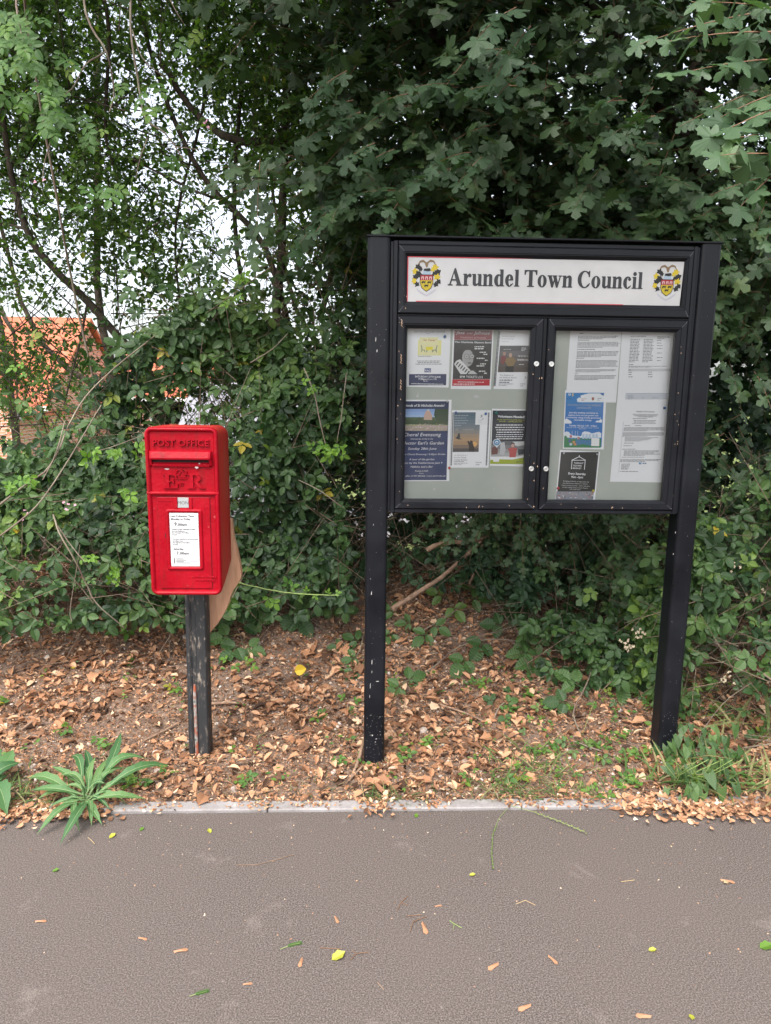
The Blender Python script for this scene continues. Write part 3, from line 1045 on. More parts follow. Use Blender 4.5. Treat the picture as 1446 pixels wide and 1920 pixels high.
# 2 jazz poster
P = Poster("poster", ZA, (585, 88), (992, 95), (562, 690), "jazz night poster with a black and white portrait between red bands", "poster")
P.rect(600, 102, 978, 196, (.24, .022, .035))
P.text("Jazz", 612, 706, 138, 30, (.72, .68, .70), shear=.3, bold=.01)
P.text("at the", 722, 778, 138, 17, (.72, .68, .70), shear=.3)
P.text("Jailhouse", 792, 950, 142, 30, (.72, .68, .70), shear=.3, bold=.01)
P.text("THURSDAY 25TH JUNE", 655, 915, 182, 17, (.60, .36, .38))
P.rect(596, 198, 975, 590, DK)
P.poly([(592, 470), (600, 330), (680, 245), (800, 245), (845, 330), (850, 420), (800, 470), (720, 500)], (.006, .006, .006))
P.circ(733, 378, 58, (.36, .36, .36), 86)
P.poly([(655, 350), (668, 312), (700, 300), (770, 298), (800, 322), (812, 350), (825, 320), (810, 262), (770, 240), (690, 242), (650, 285)], (.008, .008, .008))
P.poly([(752, 366), (744, 396), (758, 398)], (.22, .22, .22))
for cx in (722, 776):
    P.circ(cx, 362, 24, (.05, .05, .05), 26)
    P.circ(cx, 362, 20, (.45, .45, .45), 22)
    P.circ(cx, 362, 7, (.06, .06, .06), 6)
P.circ(752, 428, 20, (.12, .12, .12), 8)
P.poly([(618, 405), (655, 390), (760, 500), (735, 540), (660, 540), (596, 440)], (.66, .66, .66))
for i in range(6):
    x, y = 612 + i * 22, 428 + i * 18
    P.poly([(x + 22, y - 14), (x + 32, y - 6), (x + 6, y + 26), (x - 2, y + 18)], (.03, .03, .03))
P.poly([(735, 540), (760, 505), (790, 505), (830, 540)], (.5, .5, .5))
P.text("The Charlotte Glasson Band", 602, 966, 226, 16, WHITE, bold=.02)
for y, ws in ((262, (800, 960, 800, 962)), (318, (852, 958, 890, 955)), (378, (822, 956, 905, 955)), (434, (858, 955, 822, 952)), (508, (845, 952, 898, 950))):
    P.body(ws[0], ws[1], y - 2, y + 2, 1, (.7, .7, .7), h=11, ragged=0)
    P.body(ws[2], ws[3], y + 18, y + 22, 1, (.7, .7, .7), h=11, ragged=0)
P.text("8PM TICKETS \u00a315", 652, 885, 577, 23, WHITE, bold=.01)
P.rect(578, 592, 957, 657, (.48, .02, .035))
P.text("www.arundeljailhouse.co.uk", 630, 898, 623, 14, WHITE, bold=.01)
P.body(590, 945, 636, 640, 1, (.8, .6, .6), h=10, ragged=0)
P.done()


def strip(P, x0, x1, y0, y1):
    P.rect(x0, y0, x1, y1, (.05, .055, .07))
    n = int((y1 - y0) / 13)
    for i in range(n):
        y = y0 + 5 + i * (y1 - y0) / n
        q0 = P.q(x0 + (x1 - x0) * .28, y, y0)
        q1 = P.q(x0 + (x1 - x0) * .75, y + 5, y0)
        P.pic.sheet([q0, (q1[0], q0[1]), q1, (q0[0], q1[1])], P.y - .00003 * (P.k + 1), col=(.75, .75, .77))
    P.k += 1


# 3 theatre screening poster
P = Poster("poster", ZA, (1040, 98), (1385, 102), (990, 690), "white screening poster with a film-strip edge and a photo of two people", "poster")
strip(P, 1036, 1056, 108, 662)
P.body(1072, 1230, 160, 212, 3, (.5, .5, .52), h=.2)
P.rect(1054, 255, 1372, 520, (.09, .085, .095), [(.08, .08, .09), (.13, .12, .13), (.12, .10, .10), (.10, .085, .08), (.09, .07, .06)])
P.text("THE PLAYBOY OF", 1232, 1345, 366, 15, WHITE)
P.text("THE WESTERN WORLD", 1226, 1345, 405, 17, WHITE, bold=.02)
P.body(1270, 1335, 275, 300, 3, (.7, .7, .7))
P.body(1090, 1230, 290, 294, 1, (.5, .5, .5), h=5)
P.circ(1160, 350, 17, (.50, .33, .24), 22)
P.poly([(1100, 400), (1130, 372), (1190, 372), (1218, 405), (1185, 460), (1180, 520), (1120, 520), (1128, 455)], (.24, .16, .07))
P.poly([(1110, 460), (1195, 460), (1190, 520), (1112, 520)], (.02, .02, .02))
P.circ(1098, 335, 15, (.42, .24, .18), 20)
P.poly([(1070, 360), (1110, 355), (1112, 400), (1085, 450), (1062, 420)], (.22, .05, .05))
P.body(1245, 1340, 440, 444, 1, (.7, .7, .7), h=6)
P.text("The Playboy of", 1050, 1190, 556, 14, (.12, .12, .14))
P.text("the Western World", 1048, 1220, 580, 14, (.12, .12, .14))
P.body(1050, 1225, 596, 618, 2, (.15, .15, .18))
P.text("7", 1302, 1320, 586, 20, (.05, .05, .08), bold=.02)
P.body(1042, 1200, 636, 650, 2, (.3, .3, .33))
P.body(1262, 1320, 635, 655, 2, (.4, .4, .43))
P.done()
# 4 choral evensong
P = Poster("poster", ZA, (60, 797), (571, 797), (45, 1612), "large navy evensong poster with a garden and church photo across its top", "poster")
P.rect(85, 812, 543, 1602, (.025, .038, .105), [(.022, .032, .085), (.024, .035, .095), (.03, .045, .12), (.032, .05, .14), (.028, .042, .12)])
P.text("Friends of St Nicholas Arundel", 88, 500, 865, 25, WHITE, shear=.22, bold=.015)
P.rect(85, 888, 537, 1105, None, [(.22, .34, .62), (.26, .40, .68), (.32, .46, .70), (.06, .10, .04), (.10, .15, .05), (.34, .36, .22), (.46, .36, .32), (.40, .34, .26)])
P.poly([(405, 888), (537, 888), (537, 1040), (420, 1000), (395, 950)], (.03, .06, .025))
P.poly([(300, 935), (318, 905), (345, 896), (366, 930), (380, 960), (374, 1000), (292, 1000)], (.55, .36, .28))
P.poly([(322, 905), (340, 888), (352, 906)], (.6, .6, .6))
P.poly([(86, 1010), (130, 985), (200, 1000), (250, 965), (290, 995), (430, 1000), (537, 1020), (537, 1045), (86, 1040)], (.04, .075, .025))
for i in range(110):
    x, y = random.uniform(90, 530), random.uniform(1035, 1098)
    r = random.uniform(2, 6)
    P.circ(x, y, r, random.choice([(.62, .3, .42), (.7, .6, .6), (.10, .18, .05), (.66, .5, .2), (.3, .4, .12), (.8, .72, .74)]), r * .8, 6)
P.text("Choral Evensong", 88, 467, 1158, 36, WHITE, shear=.2, bold=.0)
P.text("followed by drinks in the", 160, 386, 1191, 14, WHITE, shear=.2)
P.text("Collector Earl's Garden", 30, 497, 1240, 31, WHITE, shear=.2)
P.text("Sunday 28th June", 135, 422, 1293, 25, WHITE, shear=.2)
P.text("5pm Choral Evensong / 5.45pm Drinks", 70, 512, 1346, 17, WHITE, shear=.2)
P.text("A tour of the garden", 147, 401, 1398, 19, WHITE, shear=.2)
P.text("Music by the Featherstone Jazz 4", 68, 482, 1434, 19, WHITE, shear=.2)
P.text("Nibbles and a Bar", 160, 387, 1473, 19, WHITE, shear=.2)
P.text("Tickets \u00a310.00", 206, 340, 1514, 15, WHITE, shear=.2)
P.text("from", 250, 292, 1536, 11, WHITE, shear=.2)
P.text("Box office 01903 882262 / www.stnicholas.uk", 60, 517, 1564, 14, WHITE, shear=.2)
P.done()
# 5 dusk film poster
P = Poster("poster", ZA, (575, 902), (967, 902), (553, 1478), "white film screening poster with a dusk sky photo between two film-strip edges", "poster")
strip(P, 580, 592, 925, 1455)
strip(P, 936, 950, 925, 1455)
P.rect(596, 922, 858, 1318, None, [(.10, .15, .19), (.12, .17, .21), (.14, .19, .23), (.17, .21, .24), (.20, .22, .23), (.26, .24, .22), (.36, .27, .19), (.44, .29, .17), (.40, .25, .14), (.22, .16, .12), (.09, .08, .08)])
P.rect(812, 906, 932, 1046, (.78, .78, .79))
P.body(606, 740, 952, 1050, 5, (.40, .45, .48), h=.25)
P.text("H     HAWK", 612, 795, 1102, 17, (.45, .42, .38))
P.circ(800, 1240, 26, (.72, .42, .16))
P.poly([(606, 1178), (628, 1162), (636, 1134), (652, 1128), (656, 1166), (650, 1180), (682, 1190), (640, 1192), (624, 1186)], (.05, .055, .055))
P.poly([(728, 1208), (742, 1206), (752, 1220), (762, 1200), (782, 1208), (784, 1232), (798, 1270), (800, 1318), (742, 1318), (746, 1262)], (.05, .04, .035))
P.text("3", 858, 878, 972, 24, (.04, .04, .05), bold=.01)
P.text("7", 876, 890, 1000, 18, (.04, .04, .05), bold=.01)
P.body(835, 915, 998, 1002, 1, (.35, .35, .38), h=4)
P.body(838, 905, 1018, 1022, 1, (.45, .45, .48), h=4)
P.body(598, 820, 1348, 1352, 1, (.35, .35, .38), h=5, ragged=0)
P.text("H is for Hawk", 597, 718, 1380, 15, (.14, .14, .17))
P.text("Tuesday 23rd June", 597, 728, 1402, 11, (.1, .1, .12), bold=.01)
P.body(596, 772, 1410, 1414, 1, (.2, .2, .22), h=6, ragged=0)
P.body(596, 750, 1428, 1440, 2, (.3, .3, .33))
P.body(815, 885, 1420, 1442, 2, (.45, .45, .48))
P.done()
# 6 volunteers
P = Poster("poster", ZA, (975, 886), (1345, 896), (953, 1458), "dark volunteers poster with a lime green foot and a photo of helpers", "poster")
P.rect(982, 905, 1335, 1212, (.028, .034, .045))
P.text("Volunteers Needed!", 1032, 1302, 972, 22, WHITE, bold=.03)
P.text("At our new Pre-loved Boutique in", 1024, 1302, 998, 13, (.56, .58, .06))
P.text("Arundel - opening July 2026", 1045, 1278, 1016, 13, (.56, .58, .06))
P.body(1003, 1305, 1044, 1068, 2, WHITE, ragged=.15, centre=True, h=.38)
P.body(1003, 1305, 1092, 1116, 2, WHITE, ragged=.15, centre=True, h=.38)
P.body(1003, 1305, 1140, 1182, 3, WHITE, ragged=.3, centre=True, h=.38)
P.rect(968, 1212, 1322, 1365, (.20, .19, .19), [(.12, .12, .13), (.20, .20, .21), (.32, .31, .31), (.42, .42, .42)])
P.poly([(1180, 1215), (1300, 1212), (1300, 1250), (1230, 1262), (1190, 1245)], (.62, .62, .62))
P.poly([(1060, 1225), (1100, 1218), (1112, 1300), (1092, 1352), (1052, 1340)], (.52, .52, .54))
P.poly([(970, 1275), (1010, 1258), (1036, 1290), (1030, 1340), (968, 1345)], (.16, .07, .06))
P.circ(1183, 1238, 20, (.08, .06, .09), 17)
P.circ(1183, 1254, 16, (.60, .38, .30), 18)
P.poly([(1130, 1290), (1165, 1274), (1205, 1274), (1232, 1286), (1222, 1310), (1214, 1372), (1150, 1372), (1150, 1312)], (.48, .10, .09))
P.poly([(1236, 1290), (1300, 1290), (1300, 1340), (1240, 1350)], (.05, .06, .07))
P.poly([(958, 1388), (1100, 1362), (1180, 1380), (1318, 1345), (1316, 1400), (956, 1405)], (.80, .80, .80))
P.poly([(957, 1400), (1060, 1392), (1180, 1396), (1316, 1370), (1314, 1442), (955, 1438)], (.36, .42, .04))
P.circ(1022, 1222, 38, (.75, .78, .8), 36)
P.poly([(1000, 1250), (1022, 1276), (1044, 1248)], (.75, .78, .8))
P.circ(1022, 1222, 32, (.10, .26, .46), 31)
P.circ(1022, 1222, 16, (.7, .75, .8), 15)
P.circ(1022, 1226, 11, (.10, .26, .46), 8)
P.poly([(988, 1365), (1048, 1366), (1046, 1418), (986, 1416)], (.8, .8, .8))
P.body(1220, 1290, 1412, 1424, 2, (.1, .2, .05))
P.done()
# 7 typed page
BLK = (.13, .13, .15)
P = Poster("typed_notice", ZB, (298, 88), (778, 92), (253, 770), "plain typed page of paragraphs at the top left of the right door", "notice")
P.body(385, 448, 122, 126, 1, BLK, h=6, ragged=0)
P.body(370, 765, 148, 172, 3, BLK, ragged=.1)
P.body(368, 545, 185, 189, 1, BLK, h=5, ragged=0)
P.body(366, 762, 204, 250, 5, BLK, ragged=.05)
P.body(362, 640, 270, 274, 1, BLK, h=6, ragged=0)
P.body(360, 755, 290, 338, 5, BLK, ragged=.05)
P.body(354, 470, 352, 356, 1, BLK, h=5, ragged=0)
P.body(352, 748, 374, 438, 7, BLK, ragged=.05)
P.body(346, 740, 460, 480, 3, BLK, ragged=.05)
P.body(340, 390, 498, 502, 1, BLK, h=5, ragged=0)
P.body(338, 738, 516, 552, 4, BLK, ragged=.1)
P.done()
# 8 table page
P = Poster("typed_notice", ZB, (782, 88), (1297, 92), (733, 782), "typed page with columns of dates, above the stamped notice in the right door", "notice", y=PY - .0012)
P.body(862, 1062, 108, 118, 1, (.08, .09, .12), h=8, ragged=0)
P.body(862, 1100, 152, 160, 1, BLK, h=5, ragged=0)
P.body(860, 955, 180, 386, 16, BLK, ragged=.2, h=.4)
P.body(985, 1085, 180, 386, 16, BLK, ragged=.2, h=.4)
P.body(1112, 1240, 152, 172, 3, BLK, ragged=.2)
for y in (186, 212, 236, 262, 304, 346, 374):
    P.body(1108, 1200, y, y + 4, 1, BLK, h=5)
P.body(844, 925, 412, 416, 1, (.08, .08, .1), h=6, ragged=0)
P.body(842, 1210, 428, 436, 2, BLK, h=.5, ragged=.1)
P.rect(840, 452, 1245, 476, (.62, .62, .64))
P.body(843, 880, 462, 466, 1, BLK, h=5, ragged=0)
for y in (482, 503, 526):
    P.body(841, 920, y, y + 4, 1, BLK, h=6)
    P.body(1026, 1120, y, y + 4, 1, BLK, h=6)
P.rect(815, 684, 1220, 688, (.2, .25, .36))
P.rect(814, 692, 1212, 742, (.58, .60, .65))
P.body(835, 905, 700, 735, 4, (.3, .33, .4))
P.body(970, 1010, 725, 729, 1, (.3, .33, .4), h=5)
P.body(1065, 1200, 725, 729, 1, (.3, .33, .4), h=5)
P.done()
# 9 blue energy poster
P = Poster("poster", ZB, (248, 656), (636, 664), (227, 1204), "bright blue energy workshop poster with clouds and a green town scene", "poster", y=PY - .0018)
P.rect(257, 680, 613, 1190, (.055, .21, .50), [(.06, .23, .52), (.055, .20, .50), (.05, .19, .50), (.05, .19, .49), (.06, .22, .52)])
P.poly([(390, 768), (362, 765), (358, 738), (382, 722), (395, 730), (392, 706), (432, 694), (470, 686), (600, 686), (612, 700), (612, 768)], (.80, .82, .84))
P.circ(290, 694, 12, (.8, .84, .88))
P.circ(290, 691, 7, (.06, .23, .52))
P.poly([(318, 684), (330, 684), (322, 700), (332, 700), (312, 722), (318, 704), (308, 704)], (.7, .55, .25))
P.body(262, 355, 733, 740, 1, (.04, .13, .3), h=6)
P.body(400, 455, 733, 746, 2, (.5, .3, .3))
P.poly([(498, 722), (518, 722), (520, 742), (508, 755), (496, 742)], (.35, .10, .08))
P.body(552, 596, 728, 744, 2, (.25, .28, .35))
P.poly([(572, 684), (610, 686), (608, 710), (590, 700)], (.05, .14, .36))
P.text("ARUNDEL'S FUTURE ENERGY", 268, 588, 800, 19, (.30, .36, .46), bold=.02)
P.text("LANDSCAPE", 358, 492, 827, 18, (.34, .40, .50), bold=.02)
P.text("Join this exciting workshop to", 284, 558, 870, 16, WHITE, bold=.015)
P.text("explore how we can power our", 276, 562, 893, 15, WHITE, bold=.015)
P.text("community using locally generated", 258, 582, 914, 14, WHITE, bold=.015)
P.text("renewable energy.", 332, 500, 938, 14, WHITE, bold=.015)
P.poly([(246, 966), (246, 930), (262, 918), (280, 930), (300, 940), (312, 956), (306, 966)], (.78, .81, .84))
P.poly([(532, 954), (545, 938), (565, 940), (580, 926), (596, 930), (595, 958)], (.78, .81, .84))
P.text("Tuesday 14th July 1:00 - 4:30pm", 284, 548, 991, 15, WHITE, bold=.015)
P.text("Arundel Town Hall, Maltravers Street, Arundel", 262, 565, 1006, 9, WHITE)
P.text("BN18 9AP", 380, 440, 1020, 8, WHITE)
P.poly([(240, 1100), (242, 1050), (262, 1040), (284, 1046), (300, 1070), (330, 1080), (400, 1085), (410, 1050), (430, 1040), (470, 1044), (500, 1060), (540, 1050), (570, 1045), (590, 1060), (588, 1100)], (.74, .78, .83))
P.poly([(236, 1192), (240, 1085), (256, 1078), (268, 1098), (300, 1112), (380, 1104), (588, 1110), (584, 1194)], (.05, .22, .09))
P.poly([(350, 1115), (500, 1122), (490, 1175), (420, 1160), (350, 1172)], (.07, .20, .36))
for x, y, c in ((290, 1076, (.55, .18, .2)), (362, 1092, (.5, .2, .22)), (318, 1130, (.6, .3, .15)), (278, 1120, (.10, .12, .3)), (290, 1150, (.5, .6, .7)), (330, 1150, (.55, .25, .12))):
    P.poly([(x, y), (x + 24, y), (x + 24, y + 22), (x, y + 22)], c)
for x in (312, 342, 365):
    P.poly([(x, 1112), (x + 3, 1112), (x + 3, 1035), (x, 1035)], (.6, .65, .7))
for x in (410, 440, 470, 505, 535):
    P.poly([(x, 1110), (x + 20, 1110), (x + 20, 1062), (x, 1068)], (.45, .58, .72))
P.poly([(496, 1102), (572, 1104), (570, 1180), (494, 1178)], (.80, .80, .80))
P.done()
# 10 market poster
P = Poster("poster", ZB, (200, 1216), (574, 1232), (156, 1692), "black market poster with a white stall outline and a strip of stall photo below", "poster")
P.rect(210, 1234, 562, 1608, (.028, .030, .028))
for a in ([(308, 1308), (380, 1274), (440, 1308), (440, 1314), (380, 1281), (308, 1314)], [(378, 1262), (384, 1264), (384, 1282), (378, 1282)], [(311, 1312), (316, 1312), (310, 1392), (304, 1392)], [(434, 1312), (439, 1312), (432, 1398), (426, 1398)], [(311, 1308), (440, 1308), (440, 1313), (311, 1313)]):
    P.poly(a, WHITE)
P.text("TARRANT", 330, 420, 1342, 15, WHITE, bold=.01)
P.text("SQUARE", 325, 403, 1366, 15, WHITE, bold=.01)
P.text("MARKET", 320, 402, 1390, 15, WHITE, bold=.01)
P.text("Every Saturday", 278, 443, 1442, 21, WHITE, bold=.02)
P.text("9am -3pm", 305, 417, 1474, 20, WHITE, bold=.02)
for i, (st, xa, xb) in enumerate((("Bringing a little bit of magic from the", 232, 474), ("Arundel Farmers Market to Tarrant", 226, 462), ("Square every Saturday - with a selection", 217, 482), ("of stalls selling local produce, flowers", 222, 462), ("and craft items", 290, 392))):
    P.text(st, xa, xb, 1508 + i * 19.3, 10, (.7, .7, .7))
P.rect(167, 1602, 520, 1692, (.30, .30, .34))
for i in range(60):
    x, y = random.uniform(168, 500), random.uniform(1608, 1680)
    P.poly([(x, y), (x + random.uniform(8, 26), y + random.uniform(-4, 8)), (x + random.uniform(5, 18), y + random.uniform(8, 18))], random.choice([(.65, .65, .72), (.4, .22, .18), (.12, .14, .2), (.5, .35, .3), (.75, .76, .8), (.2, .28, .4), (.10, .08, .08)]))
P.done()
# 11 stamped notice
P = Poster("typed_notice", ZB, (733, 768), (1237, 778), (667, 1512), "long typed public rights notice pinned at the lower right", "notice", y=PY - .0006)
P.text("ARUNDEL TOWN COUNCIL", 912, 1085, 860, 13, (.12, .12, .14), bold=.02)
P.text("NOTICE OF PUBLIC RIGHTS AND PUBLICATION", 880, 1115, 884, 9, (.12, .12, .14), bold=.02)
P.text("OF UNAUDITED ANNUAL GOVERNANCE &", 892, 1104, 896, 9, (.12, .12, .14), bold=.02)
P.text("ACCOUNTABILITY RETURN", 930, 1066, 907, 9, (.12, .12, .14), bold=.02)
P.body(880, 1105, 918, 922, 1, BLK, h=5, ragged=0)
P.body(874, 1112, 936, 960, 3, BLK, centre=True)
for a in ([(792, 948), (796, 948), (752, 1428), (748, 1428)],):
    P.poly(a, (.55, .55, .58))
P.body(805, 890, 982, 986, 1, BLK, h=4, ragged=0)
P.body(905, 1000, 982, 986, 1, (.2, .2, .22), h=5, ragged=0)
P.body(798, 1185, 1000, 1032, 5, BLK, ragged=.05)
P.body(790, 1185, 1048, 1082, 5, BLK, ragged=.05)
P.body(808, 1130, 1095, 1125, 4, BLK, ragged=.4)
P.body(800, 960, 1145, 1149, 1, BLK, h=5)
P.body(795, 945, 1170, 1174, 1, BLK, h=5)
P.body(785, 1015, 1202, 1206, 1, BLK, h=5)
P.body(800, 1160, 1218, 1260, 5, BLK, ragged=.2)
P.body(780, 1160, 1278, 1284, 1, BLK, h=4)
P.body(766, 1158, 1300, 1320, 3, BLK, ragged=.1)
P.body(776, 900, 1342, 1390, 6, BLK, ragged=.5)
P.rect(942, 1326, 966, 1348, (.10, .26, .48))
P.poly([(945, 1328), (963, 1328), (954, 1338)], (.7, .75, .8))
P.body(976, 1036, 1333, 1337, 1, (.14, .2, .32), h=11, ragged=0)
P.body(762, 1055, 1412, 1416, 1, BLK, h=5, ragged=0)
P.done()


def pin(Z, x, y, col, label, r=.0052):
    q = atY(Z[1] + x / Z[0], Z[2] + y / Z[0], PY - .006)
    b = MB()
    prof = [(.0010, .006), (.0010, .002), (r * .8, .0015), (r, 0), (r * .85, -.0022), (r * .4, -.0034), (.0002, -.0036)]
    b.loft([[(q[0] + a * math.cos(2 * math.pi * i / 12), q[1] + yy, q[2] + a * math.sin(2 * math.pi * i / 12)) for i in range(12)] for a, yy in prof], sm=True)
    o = b.build("drawing_pin", col, origin=q)
    tag(o, label, "drawing pin", "pins holding the posters up")


PB, PR, PG, PYl, PS = mat("blue_pin", (.03, .12, .32), .3), mat("red_pin", (.55, .04, .03), .3), mat("green_pin", (.02, .22, .18), .3), mat("yellow_pin", (.6, .5, .08), .3), mat("silver_pin", (.6, .6, .6), .3, .6)
pin(ZA, 502, 164, PB, "blue pin in the yellow table-and-chairs poster")
pin(ZA, 614, 928, PB, "blue pin at the top left of the film screening poster")
pin(ZA, 912, 937, PB, "blue pin at the top right of the film screening poster")
pin(ZA, 548, 1480, PR, "red pin between the evensong and film posters")
pin(ZA, 1018, 927, PG, "green pin in the dark volunteers poster")
pin(ZA, 526, 815, PS, "silver pin at the corner of the navy evensong poster", .004)
pin(ZB, 1178, 822, PB, "blue pin in the long public rights notice")
pin(ZB, 184, 1572, PR, "red pin low on the black market poster")
pin(ZB, 512, 1596, PYl, "yellow pin low on the black market poster")
pin(ZB, 236, 1246, PS, "silver pin at the top left of the black market poster", .004)
pin(ZB, 546, 1256, PS, "silver pin at the top right of the black market poster", .004)
sc_ = MB()
for Z, x, y, r in ((ZA, 232, 762, 10), (ZA, 236, 735, 6), (ZA, 815, 762, 13), (ZA, 838, 770, 8), (ZA, 395, 1694, 9), (ZA, 995, 1690, 5)):
    q = atY(Z[1] + x / Z[0], Z[2] + y / Z[0], PY)
    sc_.sheet([(q[0] + r * .00052 * math.cos(a) * random.uniform(.6, 1.4), q[2] + r * .00050 * math.sin(a) * random.uniform(.6, 1.5)) for a in np.linspace(0, 5.5, 8)], FY + .0575)
sc_.build("paper_scraps", M['cardw'], nb)

# ------------------------------------------------------------------ letterbox
LY = 2.5


def Lz(x, y, Y=LY):
    q = atY(240 + x / 5.4857, 780 + y / 5.4857, Y)
    return q[0], q[2]


lb = empty("letterbox", (-.635, 2.715, .02), "small red wall-style letterbox with a raised royal cypher standing on a peeling black post", "letterbox")
BX0, BX1, BZ0, BZ1 = -.748, -.494, .742, 1.349


def rr(x0, x1, z0, z1, r, y, n=6):
    o = []
    for cx, cz, a0 in ((x1 - r, z1 - r, 0), (x0 + r, z1 - r, 90), (x0 + r, z0 + r, 180), (x1 - r, z0 + r, 270)):
        for i in range(n + 1):
            t = rad(a0 + 90 * i / n)
            o.append((cx + r * math.cos(t), y, cz + r * math.sin(t)))
    return o


def ins(d, y, r):
    return rr(BX0 + d, BX1 - d, BZ0 + d, BZ1 - d, r, y)


s = MB()
rings = [ins(.0175, LY + .0105, .008), ins(.0150, LY + .0060, .010), ins(.0115, LY + .0012, .013), ins(.0080, LY, .016), ins(.0040, LY + .0012, .023), ins(.0012, LY + .005, .025), ins(0, LY + .012, .026)]
s.loft(rings, caps=False, sm=True)
s.add(rings[0], [tuple(range(len(rings[0])))[::-1]])
s.build("front_rim", M['red'], lb)
s = MB()
side = [ins(0.0003, LY + .0123, .026)]
for y, zb, r, dz in ((LY + .06, .750, .030, 0), (LY + .14, .773, .034, .001), (LY + .205, .795, .036, .003), (LY + .222, .808, .034, .012)):
    k = .010 if y > LY + .21 else 0
    side.append(rr(BX0 + k, BX1 - k, zb, BZ1 - dz, r, y))
s.loft(side, sm=True)
shell = s.build("shell", M['red_side'], lb)
shell["label"] = "brown-streaked red casing behind the front"
s = MB()
prof = [(LY + .0105, 1.2685), (LY - .004, 1.264), (LY - .0125, 1.2425), (LY - .0115, 1.2375), (LY - .006, 1.2355), (LY + .0105, 1.2405)]
xa, xb = -.7325, -.5165
rg = []
for x, k in ((xa, .55), (xa + .004, .9), (xa + .010, 1), (xb - .010, 1), (xb - .004, .9), (xb, .55)):
    rg.append([(x, LY + .0105 + (y - LY - .0105) * k, z) for y, z in prof])
s.loft(rg)
for x0, x1 in ((xa, xa + .0085), (xb - .0085, xb)):      # cheeks at the ends of the slot
    s.loft([[(x, LY + .0105, 1.2400), (x, LY - .0055, 1.2370), (x, LY + .002, 1.215), (x, LY + .0105, 1.209)] for x in (x0, x1)])
s.build("slot_hood", M['red'], lb)
s = MB()
s.box(xa + .009, xb - .009, LY + .0090, LY + .0100, 1.2225, 1.2402)
s.build("posting_slot", M['slot'], lb)
s = MB()
s.loft([[(x, LY + .0100, 1.2265), (x, LY + .0020, 1.2165), (x, LY + .0030, 1.2110), (x, LY + .0105, 1.2095)] for x in (xa + .009, xb - .009)])
s.build("slot_sill", M['red'], lb)
s = MB()
s.loft([[(x, LY + .0105, 1.1225), (x, LY + .003, 1.1215), (x, LY - .0005, 1.1180), (x, LY - .0005, 1.1135), (x, LY + .003, 1.1095), (x, LY + .0105, 1.108)] for x in (-.7465, -.4955)])
s.build("cross_bar", M['red'], lb)
s = MB()
x0, z0 = Lz(250, 312)
x1, _ = Lz(832, 300)
put_text(s, "POST OFFICE", x0, x1, z0 + .002, .0225, LY + .0025, bold=.022, depth=.008)
s.build("raised_lettering", M['red'], lb)
s = MB()
serif(s, "E", -.690, -.634, 1.134, .049, LY + .0105, depth=.0075, gap=.0)
serif(s, "R", -.606, -.544, 1.134, .049, LY + .0105, depth=.0075, gap=.0)
cx, cz = -.6235, 1.176
for sg_ in (-1, 1):
    s.tube([(cx, LY + .0085, cz + .020), (cx + sg_ * .009, LY + .0075, cz + .024), (cx + sg_ * .018, LY + .0075, cz + .017), (cx + sg_ * .019, LY + .0080, cz + .008), (cx + sg_ * .012, LY + .0085, cz)], .0022, 6)
    s.tube([(cx, LY + .0085, cz + .019), (cx + sg_ * .006, LY + .008, cz + .012), (cx + sg_ * .009, LY + .008, cz + .006), (cx + sg_ * .014, LY + .0085, cz + .004)], .0018, 6)
s.prism([(cx - .0155, cz - .004), (cx + .0155, cz - .004), (cx + .014, cz + .001), (cx - .014, cz + .001)], LY + .0062, LY + .012)
s.prism([(cx - .017, cz - .010), (cx + .017, cz - .010), (cx + .017, cz - .0065), (cx - .017, cz - .0065)], LY + .0066, LY + .012)
s.prism([(cx - .0018, cz + .022), (cx + .0018, cz + .022), (cx + .0012, cz + .033), (cx - .0012, cz + .033)], LY + .0066, LY + .012)
s.prism([(cx - .005, cz + .0265), (cx + .005, cz + .0265), (cx + .005, cz + .0290), (cx - .005, cz + .0290)], LY + .0063, LY + .012)
put_text(s, "77", cx - .008, cx + .006, 1.1425, .0115, LY + .0070, bold=.01, depth=.0035)
s.build("royal_cypher", M['red'], lb)
s = MB()
s.sheet([(-.7155, .766), (-.5275, .766), (-.5275, 1.1035), (-.7155, 1.1035)], LY + .0100)
s.build("door_gap", mat("dark_red_gap", (.10, .004, .006), .7), lb)
s = MB()
dr = [rr(-.7140, -.5290, .7675, 1.1020, .003, LY + .0098, 2), rr(-.7140, -.5290, .7675, 1.1020, .003, LY + .0075, 2), rr(-.7125, -.5305, .769, 1.1005, .002, LY + .0065, 2)]
s.loft(dr[::-1])
door = s.build("door", M['red'], lb)
s = MB()
for i in range(2):
    xx = Lz(600 + 25 * i, 0)[0]
    while xx < Lz(850 - 20 * i, 0)[0]:
        w = random.uniform(.0025, .005)
        zc = Lz(0, 1668 + 36 * i)[1]
        s.box(xx, xx + w, LY + .0048, LY + .0066, zc, zc + .0065, .0006)
        xx += w + random.uniform(.0008, .0018)
for zc, x0, x1 in ((1.0855, -.712, -.662),):
    xx = x0
    while xx < x1:
        w = random.uniform(.002, .0045)
        s.box(xx, xx + w, LY + .0052, LY + .0066, zc, zc + .004, .0006)
        xx += w + .0012
s.build("maker_lettering", M['red'], door)
s = MB()


def fr_ring(x0, x1, z0, z1, t, r, ya, yb):
    a = rr(x0, x1, z0, z1, r, yb)
    b = rr(x0 + t * .15, x1 - t * .15, z0 + t * .15, z1 - t * .15, r, ya + .0015)
    c = rr(x0 + t * .4, x1 - t * .4, z0 + t * .4, z1 - t * .4, r * .8, ya)
    d = rr(x0 + t * .8, x1 - t * .8, z0 + t * .8, z1 - t * .8, r * .5, ya + .001)
    e = rr(x0 + t, x1 - t, z0 + t, z1 - t, r * .4, yb)
    return [a, b, c, d, e]


